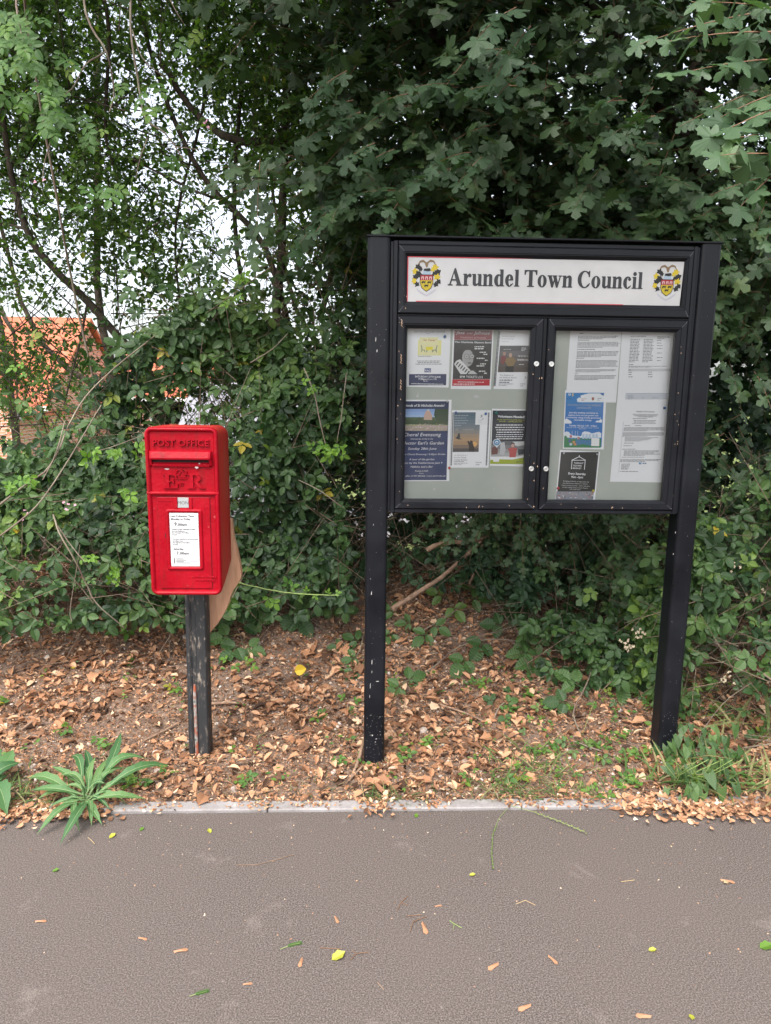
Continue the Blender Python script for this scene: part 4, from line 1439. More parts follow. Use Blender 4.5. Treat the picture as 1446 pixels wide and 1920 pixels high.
s.loft(fr_ring(-.6865, -.5560, .836, 1.0600, .0140, .009, LY + .0005, LY + .0066), caps=False, sm=True)
for x0, x1 in ((-.6545, -.6415), (-.6020, -.5900)):
    s.box(x0, x1, LY + .0022, LY + .0064, 1.0585, 1.1015, .0015)
s.box(-.6412, -.6022, LY + .0030, LY + .0064, 1.0555, 1.0635, .0015)
s.build("plate_frame", M['red'], door)
s = MB()
s.box(-.6408, -.6024, LY + .0040, LY + .0062, 1.0645, 1.1010, .0006)
tab = s.build("day_tab", M['tab'], door)
s = MB()
put_text(s, "MON", -.6405, -.6030, 1.0765, .0125, LY + .0036)
s.build("lettering", mat("grey_ink", (.10, .10, .10), .5), tab)
s = MB()
s.box(-.6722, -.5700, LY + .0035, LY + .0062, .8502, 1.0458, .0008)
card = s.build("collection_plate", M['cardw'], door)
s = MB()
for st, x0, x1, y, cap, bd in (("Last Collection Time", 438, 676, 1040, 19, .03), ("Monday to Friday", 440, 642, 1070, 19, .03), ("9", 476, 500, 1130, 36, .03), (".00am", 503, 606, 1130, 25, .03),
                           ("9.00am or later collection is made", 450, 690, 1172, 9, 0), ("from the Postbox at", 450, 582, 1190, 9, 0), ("New Torrington Post Office,", 450, 626, 1208, 9, 0), ("Arundel", 452, 504, 1228, 9, 0),
                           ("The latest collection in the area is made", 458, 718, 1272, 9, 0), ("at 5.30pm from", 458, 566, 1292, 9, 0), ("The High Street Post Office,", 458, 638, 1310, 9, 0), ("Arundel", 460, 512, 1330, 9, 0),
                           ("Saturday", 468, 572, 1378, 20, .03), ("7", 500, 520, 1428, 34, .03), (".00am", 524, 629, 1426, 25, .03)):
    a, z = Lz(x0, y)
    b, _ = Lz(x1, y)
    put_text(s, st, a, b, z, cap * .000343 * (1.15 if cap == 9 else 1), LY + .0032, bold=bd or .05)
for i, (x0, x1) in enumerate(((495, 572), (495, 600), (495, 575), (498, 640))):
    a, z = Lz(x0, 1474 + 14 * i)
    b, _ = Lz(x1, 1474 + 14 * i)
    s.sheet([(a, z), (b, z), (b, z + .0018), (a, z + .0018)], LY + .0032)
    a, _ = Lz(472, 1474 + 14 * i)
    s.sheet([(a, z - .001), (a + .0040, z - .001), (a + .0040, z + .003), (a, z + .003)], LY + .0032)
s.build("lettering", M['ink'], card)
s = MB()
a, z = Lz(640, 1504)
s.sheet([(a, z), (a + .028, z), (a + .028, z + .0045), (a, z + .0045)], LY + .0032)
s.build("mauve_stripe", mat("mauve_ink", (.42, .38, .58), .5), card)
s = MB()
for (x, y, w, h) in ((705, 530, 38, 20), (735, 492, 16, 14), (390, 548, 50, 14)):
    a, z = Lz(x, y)
    s.sheet([(a + w * .000343 * .5 * math.cos(t) * random.uniform(.7, 1.3), z + h * .000343 * .5 * math.sin(t) * random.uniform(.6, 1.4)) for t in np.linspace(0, 5.6, 9)], LY + (.0018 if y < 535 else .0099))
s.build("bare_patches", mat("bared_undercoat", (.42, .34, .34), .7), lb)
s = MB()
s.sheet([(-.6905, .955), (-.6885, .955), (-.6885, .972), (-.6905, .972)], LY + .0060)
s.build("keyhole", M['slot'], lb)
# post
s = MB()
pr = [(-.676, 2.690), (-.662, 2.684), (-.656, 2.688), (-.653, 2.692), (-.638, 2.692), (-.634, 2.686), (-.600, 2.684), (-.594, 2.692), (-.594, 2.750), (-.676, 2.750)]
s.loft([[(x + dx, y, z) for x, y in pr] for z, dx in ((-.15, -.006), (.25, -.004), (.60, 0), (.80, 0))])
s.build("post", M['old_black'], lb)
s = MB()
s.tube([(-.6485, 2.690, -.05), (-.650, 2.689, .10), (-.6505, 2.690, .28), (-.6500, 2.693, .318)], [.007, .007, .007, .005], 8)
r = s.build("conduit", M['rust'], lb)
s = MB()
pts = [(-.585, 1.0), (-.50, .97), (-.4945, .90), (-.481, .847), (-.4715, .79), (-.4665, .757), (-.468, .737), (-.480, .712), (-.500, .683), (-.512, .655), (-.522, .622), (-.540, .585), (-.565, .545), (-.606, .497), (-.640, .47), (-.66, .55), (-.66, .9)]
s.loft([[(x, y + (.02 * (z - .7)), z) for x, z in [((-.57 + (x - -.57) * k), .75 + (z - .75) * k) for x, z in pts]] for y, k in ((2.764, .985), (2.770, 1), (2.795, 1), (2.801, .985))], sm=False)
s.build("backing_board", M['tan'], lb)["label"] = "smooth tan wooden board curving out behind the box"

# ------------------------------------------------------------------ leaves: templates and placing
def leaflet(n=5, w=.28, fold=.10, droop=.12, serr=0., tip=.9, base=0.):
    """a blade from (0,0) to (0,1): a creased midrib with n stations each side"""
    V, Fc = [], []
    ts = np.linspace(0, 1, n + 1)
    for i, t in enumerate(ts):
        ww = w * (math.sin(math.pi * min(1, t ** tip * .96 + .02)) ** .8)
        if i in (0, n):
            ww = 0.004
        if serr and 0 < i < n:
            ww *= 1 + serr * (1 if i % 2 else -1)
        z = -droop * t * t
        V += [(0, t, z), (-ww, t + (serr * .12 if i % 2 else 0), z + fold * ww * 2), (ww, t + (serr * .12 if i % 2 else 0), z + fold * ww * 2)]
    for i in range(n):
        a, b = 3 * i, 3 * i + 3
        Fc += [(a, b, b + 1), (a, b + 1, a + 1), (a, a + 2, b + 2), (a, b + 2, b)]
    return np.array(V, float), np.array(Fc)


def xf(T, ang=0., s=1., off=(0, 0, 0), tilt=0.):
    V, Fc = T
    c, sn = math.cos(ang), math.sin(ang)
    V = V * s
    V = np.stack([V[:, 0], V[:, 1] * math.cos(tilt), V[:, 2] + V[:, 1] * math.sin(tilt)], 1)
    V = np.stack([V[:, 0] * c + V[:, 1] * sn, -V[:, 0] * sn + V[:, 1] * c, V[:, 2]], 1) + np.array(off)
    return V, Fc


def join(*Ts):
    vs, fs, b = [], [], 0
    for V, Fc in Ts:
        vs.append(V)
        fs.append(Fc + b)
        b += len(V)
    return np.concatenate(vs), np.concatenate(fs)


def stalk(x0, y0, x1, y1, w=.012):
    return np.array([(x0 - w, y0, 0), (x0 + w, y0, 0), (x1 + w, y1, 0), (x1 - w, y1, 0)], float), np.array([(0, 1, 2), (0, 2, 3)])


def maple_leaf(n=0, seed=0, near=False):
    r = random.Random(seed)
    half = [(.05, .02), (.26, -.05), (.37, -.01), (.36, .10), (.27, .19), (.42, .19), (.56, .27), (.64, .40), (.60, .53), (.50, .52), (.44, .60), (.34, .53), (.19, .50), (.22, .66), (.30, .72), (.24, .80), (.20, .90), (.09, .92), (0, 1.0)]
    if not near:
        half = [(.05, 0), (.33, -.04), (.27, .19), (.56, .25), (.60, .52), (.42, .56), (.19, .49), (.27, .76), (0, 1.0)]
    half = [(x * r.uniform(.9, 1.1), y + r.uniform(-.02, .02)) for x, y in half]
    out = [(0, .0)] + half + [(-x * r.uniform(.9, 1.1), y) for x, y in half[-2::-1]]
    V = [(0, .26, .04)]
    for x, y in out:
        d = math.hypot(x, y - .26)
        V.append((x, y, -.16 * d * d - .04 * d + r.uniform(-.012, .012)))
    n = len(out)
    Fc = [(0, i + 1, (i + 1) % n + 1) for i in range(n)]
    return join((np.array(V), np.array(Fc)), stalk(0, -.45, 0, 0, .014))


L5 = leaflet(5, .30, .12, .15)
L3 = leaflet(3, .30, .12, .15)
BR = leaflet(8, .31, .14, .18, serr=.08, tip=.85)
BRs = leaflet(4, .31, .14, .18, tip=.85)


def pleated(T, amp=.022):
    V, Fc = T
    V = V.copy()
    k = (np.arange(len(V)) // 3) % 2
    V[:, 2] += amp * k * (np.abs(V[:, 0]) > .02)
    return V, Fc


BRp = pleated(leaflet(14, .38, .10, .18, serr=.07, tip=.80), .028)


def bramble(T, five=False, s2=.82):
    parts = [xf(T, 0, 1, (0, .34, 0), .0), xf(T, rad(68), s2, (.06, .08, 0), .05), xf(T, rad(-68), s2, (-.06, .08, 0), .05), stalk(0, -.5, 0, .34)]
    if five:
        parts += [xf(T, rad(122), s2 * .75, (0, .08, -.02), .0), xf(T, rad(-122), s2 * .75, (0, .08, -.02), .0)]
    return join(*parts)


ROSE = join(*[xf(L5, rad(a), s_, (0, y, 0)) for a, s_, y in ((0, .55, .95), (62, .5, .72), (-62, .5, .72), (68, .48, .38), (-68, .48, .38))], stalk(0, -.1, 0, .95, .01))
BR3, BR5 = bramble(BR), bramble(BR, True)
BR3s = bramble(BRs)
BR3p = bramble(BRp)
MAP = [maple_leaf(seed=i) for i in range(3)]
MAPN = [maple_leaf(seed=10 + i, near=True) for i in range(4)]


def nrm(a):
    return a / (np.linalg.norm(a, axis=-1, keepdims=True) + 1e-9)


class Leaves:
    def __init__(s):
        s.V, s.F, s.T, s.n = [], [], [], 0

    def put(s, T, P, D, Nn, S, tint):
        TV, TF = T
        P = np.atleast_2d(P)
        n = len(P)
        D = nrm(np.broadcast_to(np.atleast_2d(D), (n, 3)) + 1e-6)
        X = nrm(np.cross(D, np.broadcast_to(np.atleast_2d(Nn), (n, 3)) + 1e-5))
        Z = np.cross(X, D)
        S = np.broadcast_to(np.asarray(S, float), (n,))
        V = P[:, None, :] + S[:, None, None] * (TV[None, :, 0:1] * X[:, None, :] + TV[None, :, 1:2] * D[:, None, :] + TV[None, :, 2:3] * Z[:, None, :])
        s.V.append(V.reshape(-1, 3))
        s.F.append((TF[None] + (np.arange(n) * len(TV))[:, None, None] + s.n).reshape(-1, 3))
        s.T.append(np.repeat(np.broadcast_to(np.asarray(tint, float), (n,)), len(TV)))
        s.n += n * len(TV)

    def build(s, name, material, parent=None, origin=None, smooth_=False):
        V, Fc, T = np.concatenate(s.V), np.concatenate(s.F), np.concatenate(s.T)
        me = bpy.data.meshes.new(name)
        me.vertices.add(len(V))
        me.vertices.foreach_set("co", V.astype(np.float32).ravel())
        me.loops.add(len(Fc) * 3)
        me.loops.foreach_set("vertex_index", Fc.astype(np.int32).ravel())
        me.polygons.add(len(Fc))
        me.polygons.foreach_set("loop_start", np.arange(0, len(Fc) * 3, 3, dtype=np.int32))
        me.polygons.foreach_set("use_smooth", np.full(len(Fc), smooth_, dtype=bool))
        at = me.attributes.new("tint", 'FLOAT', 'POINT')
        at.data.foreach_set("value", T.astype(np.float32))
        me.update(calc_edges=True)
        return link(name, me, material, parent, origin)


def rods(P0, P1, r0, r1=None):
    """three-sided twigs between the rows of P0 and P1"""
    r1 = r0 if r1 is None else r1
    n = len(P0)
    D = nrm(P1 - P0)
    A = nrm(np.cross(D, np.tile([.3, .2, .93], (n, 1))))
    B = np.cross(D, A)
    ring = []
    for Pk, rk in ((P0, r0), (P1, r1)):
        rk = np.broadcast_to(rk, (n,))[:, None]
        for t in (0, 2.094, 4.188):
            ring.append(Pk + (A * math.cos(t) + B * math.sin(t)) * rk)
    V = np.stack(ring, 1)
    Fq = np.array([(0, 1, 4), (0, 4, 3), (1, 2, 5), (1, 5, 4), (2, 0, 3), (2, 3, 5)])
    return V.reshape(-1, 3), (Fq[None] + (np.arange(n) * 6)[:, None, None]).reshape(-1, 3)


def twig_mesh(name, segs, material, parent):
    L_ = Leaves()
    for P0, P1, r0, r1 in segs:
        V, Fc = rods(P0, P1, r0, r1)
        L_.V.append(V)
        L_.F.append(Fc + L_.n)
        L_.T.append(np.zeros(len(V)))
        L_.n += len(V)
    return L_.build(name, material, parent, smooth_=True)


def U(a, b, n):
    return rng.uniform(a, b, n)


def tints(n, tail=0.0):
    t = np.clip(rng.normal(.45, .22, n), 0, .93)
    if tail:
        m_ = rng.random(n) < tail
        t[m_] = rng.uniform(.94, 1, m_.sum())
    return t


def noise3(P, s, seed=0):
    r = np.random.default_rng(seed)
    o = np.zeros(len(P))
    for k in range(9):
        d = r.normal(size=3)
        d *= s * r.uniform(.6, 2.2) / np.linalg.norm(d)
        o += np.sin(P @ d + r.uniform(0, 6.28)) / 3
    return o


def shoots(leaves, segs, T, P, D, length, nleaf, size, droop=.25, tint_tail=0., outward=(0, -.8, .5), rstem=.0022, spread=.8, down=.25, tint_f=None):
    """leafy shoots: stem pieces into segs, leaves along both sides into leaves"""
    n = len(P)
    D = nrm(D)
    length = np.broadcast_to(length, (n,))
    K = 4
    pts = []
    for k in range(K + 1):
        t = k / K
        pts.append(P + D * (length * t)[:, None] + np.array([0, 0, -1.]) * (droop * length * t * t)[:, None])
    for k in range(K):
        segs.append((pts[k], pts[k + 1], rstem * (1 - .18 * k), rstem * (1 - .18 * (k + 1))))
    side = nrm(np.cross(D, np.array([0, 0, 1.]) + rng.normal(0, .3, (n, 3))))
    outward = np.array(outward, float)
    for j in range(nleaf):
        t = (j + .6 + rng.uniform(-.3, .3, n)) / nleaf
        p = P + D * (length * t)[:, None] + np.array([0, 0, -1.]) * (droop * length * t * t)[:, None]
        sg_ = (1 if j % 2 else -1) if j < nleaf - 1 else 0
        d = D * .5 + side * (sg_ * spread) + np.array([0, 0, -down]) + rng.normal(0, .28, (n, 3))
        nn = outward + rng.normal(0, .42, (n, 3))
        tt = tints(n, tint_tail)
        if tint_f is not None:
            tt = tint_f(p, tt)
        TT = T[j % len(T)] if isinstance(T, list) else T
        leaves.put(TT, p, d, nn, size * rng.uniform(.6, 1.15, n), tt)


def limb(mb, pts, r0, r1, k=8, jit=.06, sub=4):
    """a bough through pts with a little wander"""
    pts = [np.array(p, float) for p in pts]
    o = []
    for i in range(len(pts) - 1):
        for j in range(sub):
            t = j / sub
            p0 = pts[max(i - 1, 0)]
            p3 = pts[min(i + 2, len(pts) - 1)]
            a, b = pts[i], pts[i + 1]
            q = .5 * ((2 * a) + (b - p0) * t + (2 * p0 - 5 * a + 4 * b - p3) * t * t + (3 * a - p0 - 3 * b + p3) * t ** 3)
            o.append(q + rng.normal(0, r0 * .15, 3))
    o.append(pts[-1])
    rs = np.linspace(r0, r1, len(o))
    mb.tube(o, list(rs), k, jit=jit)
    return o


def pp(px, py, Y):
    return atY(px, py, Y)


def fill_shoots(n, box, dens=None, seed=0):
    P = []
    tot = 0
    while tot < n:
        q = np.stack([U(box[0], box[1], n), U(box[2], box[3], n), U(box[4], box[5], n)], 1)
        if dens is not None:
            q = q[rng.random(len(q)) < dens(q)]
        P.append(q)
        tot += len(q)
    return np.concatenate(P)[:n]

# ------------------------------------------------------------------ leaf litter, pebbles, stones
def lay_flat(n, tilt=.35):
    a = U(0, 2 * math.pi, n)
    D = np.stack([np.cos(a), np.sin(a), rng.normal(0, tilt * .6, n)], 1)
    Nn = np.stack([rng.normal(0, tilt, n), rng.normal(0, tilt, n), np.ones(n)], 1)
    return D, Nn


def soil_points(n, x0=-2.7, x1=3.0, y0=2.378, y1=4.6, dens=None):
    out, tot = [], 0
    while tot < n:
        x, y = U(x0, x1, n), U(y0, y1, n)
        k = rng.random(n) < np.clip(1.15 - .22 * (y - 2.4), .2, 1)
        if dens is not None:
            k &= rng.random(n) < dens(x, y)
        out.append(np.stack([x[k], y[k]], 1))
        tot += k.sum()
    q = np.concatenate(out)[:n]
    return q[:, 0], q[:, 1]


CURL = [leaflet(4, .30, .35, .25), leaflet(4, .36, -.25, -.15), leaflet(4, .24, .5, -.3), leaflet(5, .42, .2, .35, serr=.2), leaflet(6, .26, .7, .55, serr=.12)]
MAPC = maple_leaf(seed=5)
CHIP = [leaflet(2, .30, .4, .3), leaflet(2, .16, .3, -.3), leaflet(3, .42, -.3, .3, serr=.25)]
lit = Leaves()
patch = lambda x, y: np.clip(.62 + .55 * np.sin(x * 2.3 + 1 + y) * np.cos(y * 3.1 - x) + .35 * np.sin(x * 6 - y * 5), .12, 1)
for k, (T, n, s0, s1) in enumerate(((CURL[0], 2500, .016, .052), (CURL[1], 2100, .016, .050), (CURL[2], 2400, .016, .054), (CURL[3], 1300, .022, .066), (MAPC, 800, .022, .046), (CURL[4], 2300, .016, .054))):
    x, y = soil_points(n, dens=patch)
    D, Nn = lay_flat(n, .34)
    lit.put(T, np.stack([x, y, gz(x, y) + U(.003, .022, n)], 1), D, Nn, U(s0, s1, n), np.clip(rng.normal(.45, .25, n), 0, .90))
for T, n, s0, s1 in ((CHIP[0], 40000, .005, .019), (CHIP[1], 48000, .007, .022), (CHIP[2], 12000, .010, .026)):
    x, y = soil_points(n)
    D, Nn = lay_flat(n, .6)
    lit.put((T[0] * np.array([.8, 1, 1]), T[1]), np.stack([x, y, gz(x, y) + U(.001, .012, n)], 1), D, Nn, U(s0, s1, n), np.clip(rng.normal(.46, .27, n), 0, .93))
# drifted over the edging, where the verge has crept onto the path
def drift(n, cx, cy, sx, sy, s0, s1):
    x, y = rng.normal(cx, sx, n), rng.normal(cy, sy, n)
    D, Nn = lay_flat(n, .4)
    k = (y > 2.12)
    z = np.where(y > 2.36, gz(x, y), .009)
    lit.put(CURL[n % 3], np.stack([x, y, z + U(.001, .010, n)], 1)[k], D[k], Nn[k], U(s0, s1, n)[k], np.clip(rng.normal(.52, .22, n), 0, 1)[k])
for x0 in np.arange(-1.9, -.86, .07):
    drift(100, x0, 2.315 + .02 * (x0 + 1.9 < .5), .05, .030, .008, .03)
for x0 in np.arange(1.0, 2.4, .07):
    drift(100, x0, 2.315 - .018 * (x0 > 1.15), .05, .034, .008, .034)
drift(90, .067, 2.585, .045, .02, .012, .04)
drift(90, 1.25, 2.585, .045, .02, .012, .04)
drift(90, -.635, 2.665, .045, .02, .012, .04)
drift(110, .075, 2.325, .035, .028, .008, .026)
drift(60, .62, 2.335, .05, .02, .008, .02)
for x0 in np.arange(-.86, 1.0, .06):
    drift(14, x0, 2.366, .035, .006, .006, .02)
drift(60, .28, 2.335, .03, .014, .006, .02)
drift(60, -.15, 2.335, .05, .012, .006, .016)
drift(80, .83, 2.33, .06, .018, .006, .022)
drift(46, -.38, 2.33, .045, .012, .006, .016)
drift(46, -.72, 2.33, .07, .014, .006, .018)
tag(lit.build("leaf_litter", M['dead']), kind="stuff")

# twigs and straw mixed in the litter
n = 13000
x, y = soil_points(n)
a = U(0, math.pi, n)
L_ = U(.01, .05, n) * (1 + 1.2 * (rng.random(n) < .07))
z = gz(x, y) + U(.006, .02, n)
P0 = np.stack([x, y, z], 1)
P1 = P0 + np.stack([np.cos(a) * L_, np.sin(a) * L_, rng.normal(0, .006, n)], 1)
tw = twig_mesh("twig_debris", [(P0, P1, U(.0006, .0016, n), .0005)], M['deadwood'], None)
tag(tw, kind="stuff")


def rock(seed, r, flat=.6):
    rr_ = random.Random(seed)
    import bmesh
    bm = bmesh.new()
    bmesh.ops.create_icosphere(bm, subdivisions=2, radius=1)
    ax = [rr_.uniform(.7, 1.15) for _ in range(3)]
    pl_ = [(mathutils.Vector([rr_.gauss(0, 1) for _ in range(3)]).normalized(), rr_.uniform(.55, .85)) for _ in range(7)]
    for v in bm.verts:
        for nrm_, d in pl_:
            e = v.co.dot(nrm_) - d
            if e > 0:
                v.co -= nrm_ * e
        v.co = mathutils.Vector((v.co.x * ax[0] * r, v.co.y * ax[1] * r, v.co.z * flat * r)) * (1 + rr_.uniform(-.05, .05))
    me = bpy.data.meshes.new("stone")
    bm.to_mesh(me)
    bm.free()
    return me


ico = rock(3, 1.0, .7)
Vi = np.array([v.co[:] for v in ico.vertices])
import bmesh
bm = bmesh.new()
bmesh.ops.create_icosphere(bm, subdivisions=1, radius=1)
Vb = np.array([v.co[:] for v in bm.verts]) * np.array([1, .8, .6])
Fb = np.array([[v.index for v in f.verts] for f in bm.faces])
bm.free()
pb = Leaves()
for sd_ in range(4):
    n = 1100
    x, y = soil_points(n, dens=lambda x, y: np.clip(.5 + .5 * np.sin(x * 3 + 2) * np.cos(y * 4), .15, 1))
    D, Nn = lay_flat(n, .3)
    jit = 1 + np.random.default_rng(sd_).uniform(-.25, .25, (len(Vb), 1))
    pb.put((Vb * jit, Fb), np.stack([x, y, gz(x, y) + .004], 1), D, Nn, U(.002, .0085, n) * (1 + 1.0 * (rng.random(n) < .06)), U(0, 1, n))
tag(pb.build("gravel", M['stone']), kind="stuff")

m = M['flint'] = mat("pale_flint", rough=.8, spec=.3)
n1 = noise(m, 30, 5, .6)
m.node_tree.links.new(ramp(m, n1.outputs[0], [(.3, (.24, .18, .145)), (.6, (.38, .32, .27)), (.8, (.50, .46, .41))]).outputs[0], nodes(m)[2].inputs["Base Color"])
bump(m, n1.outputs[0], .4, .004)
for i, (px, py, r, fl, lab) in enumerate((
        (795, 1374, .026, .7, "pale round flint near the left post of the notice board"), (298, 1452, .026, .7, "flat tan stone beside the long-leaved weed rosette"),
        (438, 1484, .017, 1.0, "small white pointed stone just behind the pale kerb"), (484, 1210, .030, .6, "broad dusty stone in the shade right of the red letterbox post"),
        (352, 1198, .030, .8, "chalky stone touching the letterbox post"), (512, 1208, .014, .9, "small round stone behind the broad dusty one"),
        (565, 1210, .016, .7, "triangular pink stone halfway between the two black uprights"), (975, 1248, .026, .8, "grey stone under the trailing bramble below the notice board"),
        (594, 1182, .014, .9, "pale pointed stone under the long green shoot"), (874, 1282, .016, .7, "pinkish stone in the middle below the notice board"),
        (310, 1168, .020, .6, "white stone at the foot of the hedge left of the letterbox"), (344, 1410, .014, .7, "small white stone at the foot of the letterbox post"),
        (968, 1384, .014, .7, "brown pebble in the litter between the notice board posts"))):
    q = gp(px, py)
    me = rock(40 + i, r, fl)
    o = bpy.data.objects.new("stone", me)
    me.materials.append(M['flint'])
    COL.objects.link(o)
    o.location = (q[0], q[1], gz(q[0], q[1]) + r * fl * .3)
    o.rotation_euler = (.2, .1, i * 1.3)
    tag(o, lab, "stone", "stones lying in the leaf litter")

# short grass and weeds along the verge
gr = Leaves()
BL = leaflet(3, .035, .3, .5)
for cx, cy, sx, sy, n, h in ((.10, 2.38, .06, .02, 80, .05), (.62, 2.40, .15, .03, 160, .055), (-1.35, 2.42, .20, .06, 200, .07), (-1.0, 2.5, .15, .06, 120, .05), (.70, 2.56, .12, .08, 110, .08), (1.30, 2.44, .10, .05, 60, .13), (1.6, 2.5, .25, .10, 90, .12), (-.2, 2.44, .25, .04, 70, .03), (.4, 2.9, .5, .3, 50, .05), (-.25, 2.42, .8, .05, 120, .03), (1.75, 2.8, .2, .2, 60, .20), (-1.55, 2.44, .1, .05, 170, .10)):
    x, y = rng.normal(cx, sx, n), rng.normal(cy, sy, n)
    y = np.maximum(y, 2.345)
    a = U(0, 6.28, n)
    D = np.stack([np.cos(a) * .8, np.sin(a) * .6 - .15, U(.5, 1.4, n)], 1)
    gr.put(BL, np.stack([x, y, np.where(y > 2.36, gz(x, y), .005)], 1), D, np.stack([np.cos(a), np.sin(a), -.8 + 0 * a], 1) * -1, h * U(.5, 1.3, n), U(0, 1, n))
tag(gr.build("grass", M['grass']), kind="stuff")

# ------------------------------------------------------------------ trees and the hedge
# field maple, the dark crown above and behind the notice board
t = empty("field_maple", (1.95, 4.3, .3), "large dark field maple with lobed leaves spreading above and behind the notice board", "tree", "trees of the hedge")
tb = MB()
limb(tb, [(1.95, 4.3, .1), (1.9, 4.25, 1.0), (2.0, 4.2, 1.9), (1.8, 4.1, 2.9), (1.9, 4.1, 4.4)], .10, .04)
limb(tb, [(2.0, 4.2, 1.7), (1.5, 3.95, 2.5), (.7, 3.8, 2.95), (.1, 3.7, 3.3)], .06, .018)
limb(tb, [(1.85, 4.1, 2.7), (1.25, 3.7, 3.1), (.5, 3.3, 3.7)], .05, .02)
limb(tb, [(1.95, 4.2, 1.3), (1.4, 4.0, 1.9), (.9, 3.9, 2.3), (.4, 3.75, 2.5)], .04, .012)
limb(tb, [(1.95, 4.2, 2.4), (2.3, 3.4, 2.9), (2.2, 2.5, 3.2)], .045, .015)
tb.build("trunk", M['bark'], t)
lv, sg = Leaves(), []
dens = lambda q: np.clip(.75 + .9 * noise3(q, 2.6, 4) + .25 * (q[:, 0] - .2), .03, 1)
# front face of the crown
P = fill_shoots(850, (-.45, 2.9, 3.05, 3.7, 2.05, 3.7), lambda q: dens(q) * np.clip((q[:, 0] + .55) / .6 + (q[:, 2] - 2.4) * .3, 0, 1))
shoots(lv, sg, MAP, P, np.stack([U(-1, .6, len(P)), U(-.9, .1, len(P)), U(-.5, .4, len(P))], 1), U(.18, .42, len(P)), 9, .074, outward=(-.1, -.8, .75))
# depth of the crown
P = fill_shoots(2100, (-.3, 3.3, 3.6, 5.0, 1.9, 4.8), lambda q: dens(q) * np.clip((q[:, 0] + .4) / .8, 0, 1))
shoots(lv, sg, MAP, P, rng.normal(0, 1, (len(P), 3)), U(.2, .4, len(P)), 9, .075, outward=(0, -.5, .9))
# overhead part out of the photograph that shades what is below
P = fill_shoots(700, (-1.2, 3.0, 1.4, 3.6, 2.9, 4.4))
P = P[P[:, 2] > 1.5 + .49 * P[:, 1] + .30]
shoots(lv, sg, MAP[0], P, rng.normal(0, 1, (len(P), 3)), .35, 9, .075)
# skirts beside and below the board
P = fill_shoots(560, (1.25, 2.9, 3.15, 4.3, .5, 2.3), lambda q: np.clip(.8 + noise3(q, 3, 8), .1, 1))
shoots(lv, sg, MAP, P, np.stack([U(-1, .4, len(P)), U(-1, 0, len(P)), U(-.9, .2, len(P))], 1), U(.18, .35, len(P)), 8, .062, outward=(0, -.8, .6))
P = fill_shoots(170, (.45, 1.5, 3.35, 4.1, .72, 1.15), lambda q: np.clip((q[:, 0] - .2) / .6, 0, 1))
shoots(lv, sg, MAP, P, np.stack([U(-1, .6, len(P)), U(-1, 0, len(P)), U(-.9, .1, len(P))], 1), U(.15, .3, len(P)), 8, .042, outward=(0, -.8, .6))
P = fill_shoots(200, (0, 1.4, 3.6, 4.4, 1.1, 2.1))
shoots(lv, sg, MAP[0], P, rng.normal(0, 1, (len(P), 3)), .3, 8, .06)
lv.build("crown", M['maple'], t)
# outermost sprays hanging into the light, which is put into their lighter leaf colour
lv2 = Leaves()
for (px, py, Y, dx, dz, L_, nl, s) in ((1450, 60, 1.75, -1, -.05, .26, 8, .060), (1465, 110, 1.75, -1, -.10, .26, 8, .060), (1460, 290, 1.65, -1, .03, .15, 5, .064), (1465, 200, 1.7, -1, -.35, .16, 6, .066), (1470, 170, 1.75, -.9, -.3, .16, 6, .062), (1458, 320, 1.75, -.6, -.5, .12, 5, .060),
                                   (1475, 20, 1.8, -1, .1, .24, 8, .058), (1420, 170, 2.2, -.8, -.3, .25, 8, .060), (1440, 330, 2.3, -.8, -.2, .20, 8, .056), (1450, 250, 2.1, -.9, -.1, .2, 7, .06), (1440, 20, 2.0, -1, -.2, .35, 9, .06), (1470, 400, 2.0, -.4, -.5, .10, 5, .055)):
    shoots(lv2, sg, MAPN, pp(px, py, Y)[None], np.array([[dx, -.1, dz]]), L_, nl, s, droop=.1, outward=(-.1, -.75, .7), rstem=.0022, down=.35)
for (px, py, Y, n) in ((1190, 180, 2.7, 5), (880, 310, 2.85, 6), (820, 180, 2.85, 5), (700, 250, 2.9, 5), (960, 130, 2.6, 4), (620, 150, 2.9, 3), (1250, 300, 2.9, 4), (900, 60, 2.5, 2), (780, 320, 2.95, 5), (640, 350, 3.0, 5), (1010, 60, 2.4, 3)):
    for _ in range(n):
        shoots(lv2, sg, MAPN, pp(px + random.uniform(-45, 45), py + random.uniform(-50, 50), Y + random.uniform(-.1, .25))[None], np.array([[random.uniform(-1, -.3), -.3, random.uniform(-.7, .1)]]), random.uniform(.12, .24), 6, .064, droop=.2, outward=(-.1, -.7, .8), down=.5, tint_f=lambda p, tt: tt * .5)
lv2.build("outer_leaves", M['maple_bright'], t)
twig_mesh("twigs", sg, M['red_stem'], t)

# hawthorn: many-stemmed open tree on the left with sky showing through
t = empty("hawthorn_tree", (-.55, 4.7, .35), "tall open many-stemmed thorn tree with small leaves and sky showing through, left of centre", "tree", "trees of the hedge")
tb = MB()
limb(tb, [pp(512, 1000, 4.6), pp(515, 700, 4.6), pp(530, 430, 4.5), pp(535, 200, 4.5), pp(532, -60, 4.5)], .034, .016)
limb(tb, [pp(560, 700, 4.7), pp(500, 470, 4.6), pp(380, 330, 4.6), pp(300, 150, 4.6), pp(240, -80, 4.6)], .022, .009)
limb(tb, [pp(640, 420, 4.6), pp(560, 285, 4.5), pp(450, 262, 4.4), pp(380, 225, 4.5), pp(300, 120, 4.5)], .034, .014)
limb(tb, [pp(540, 300, 4.5), pp(470, 345, 4.5), pp(400, 370, 4.5), pp(250, 300, 4.5)], .014, .005)
limb(tb, [pp(470, 640, 4.8), pp(440, 400, 4.7), pp(455, 150, 4.7), pp(480, -60, 4.7)], .016, .009)
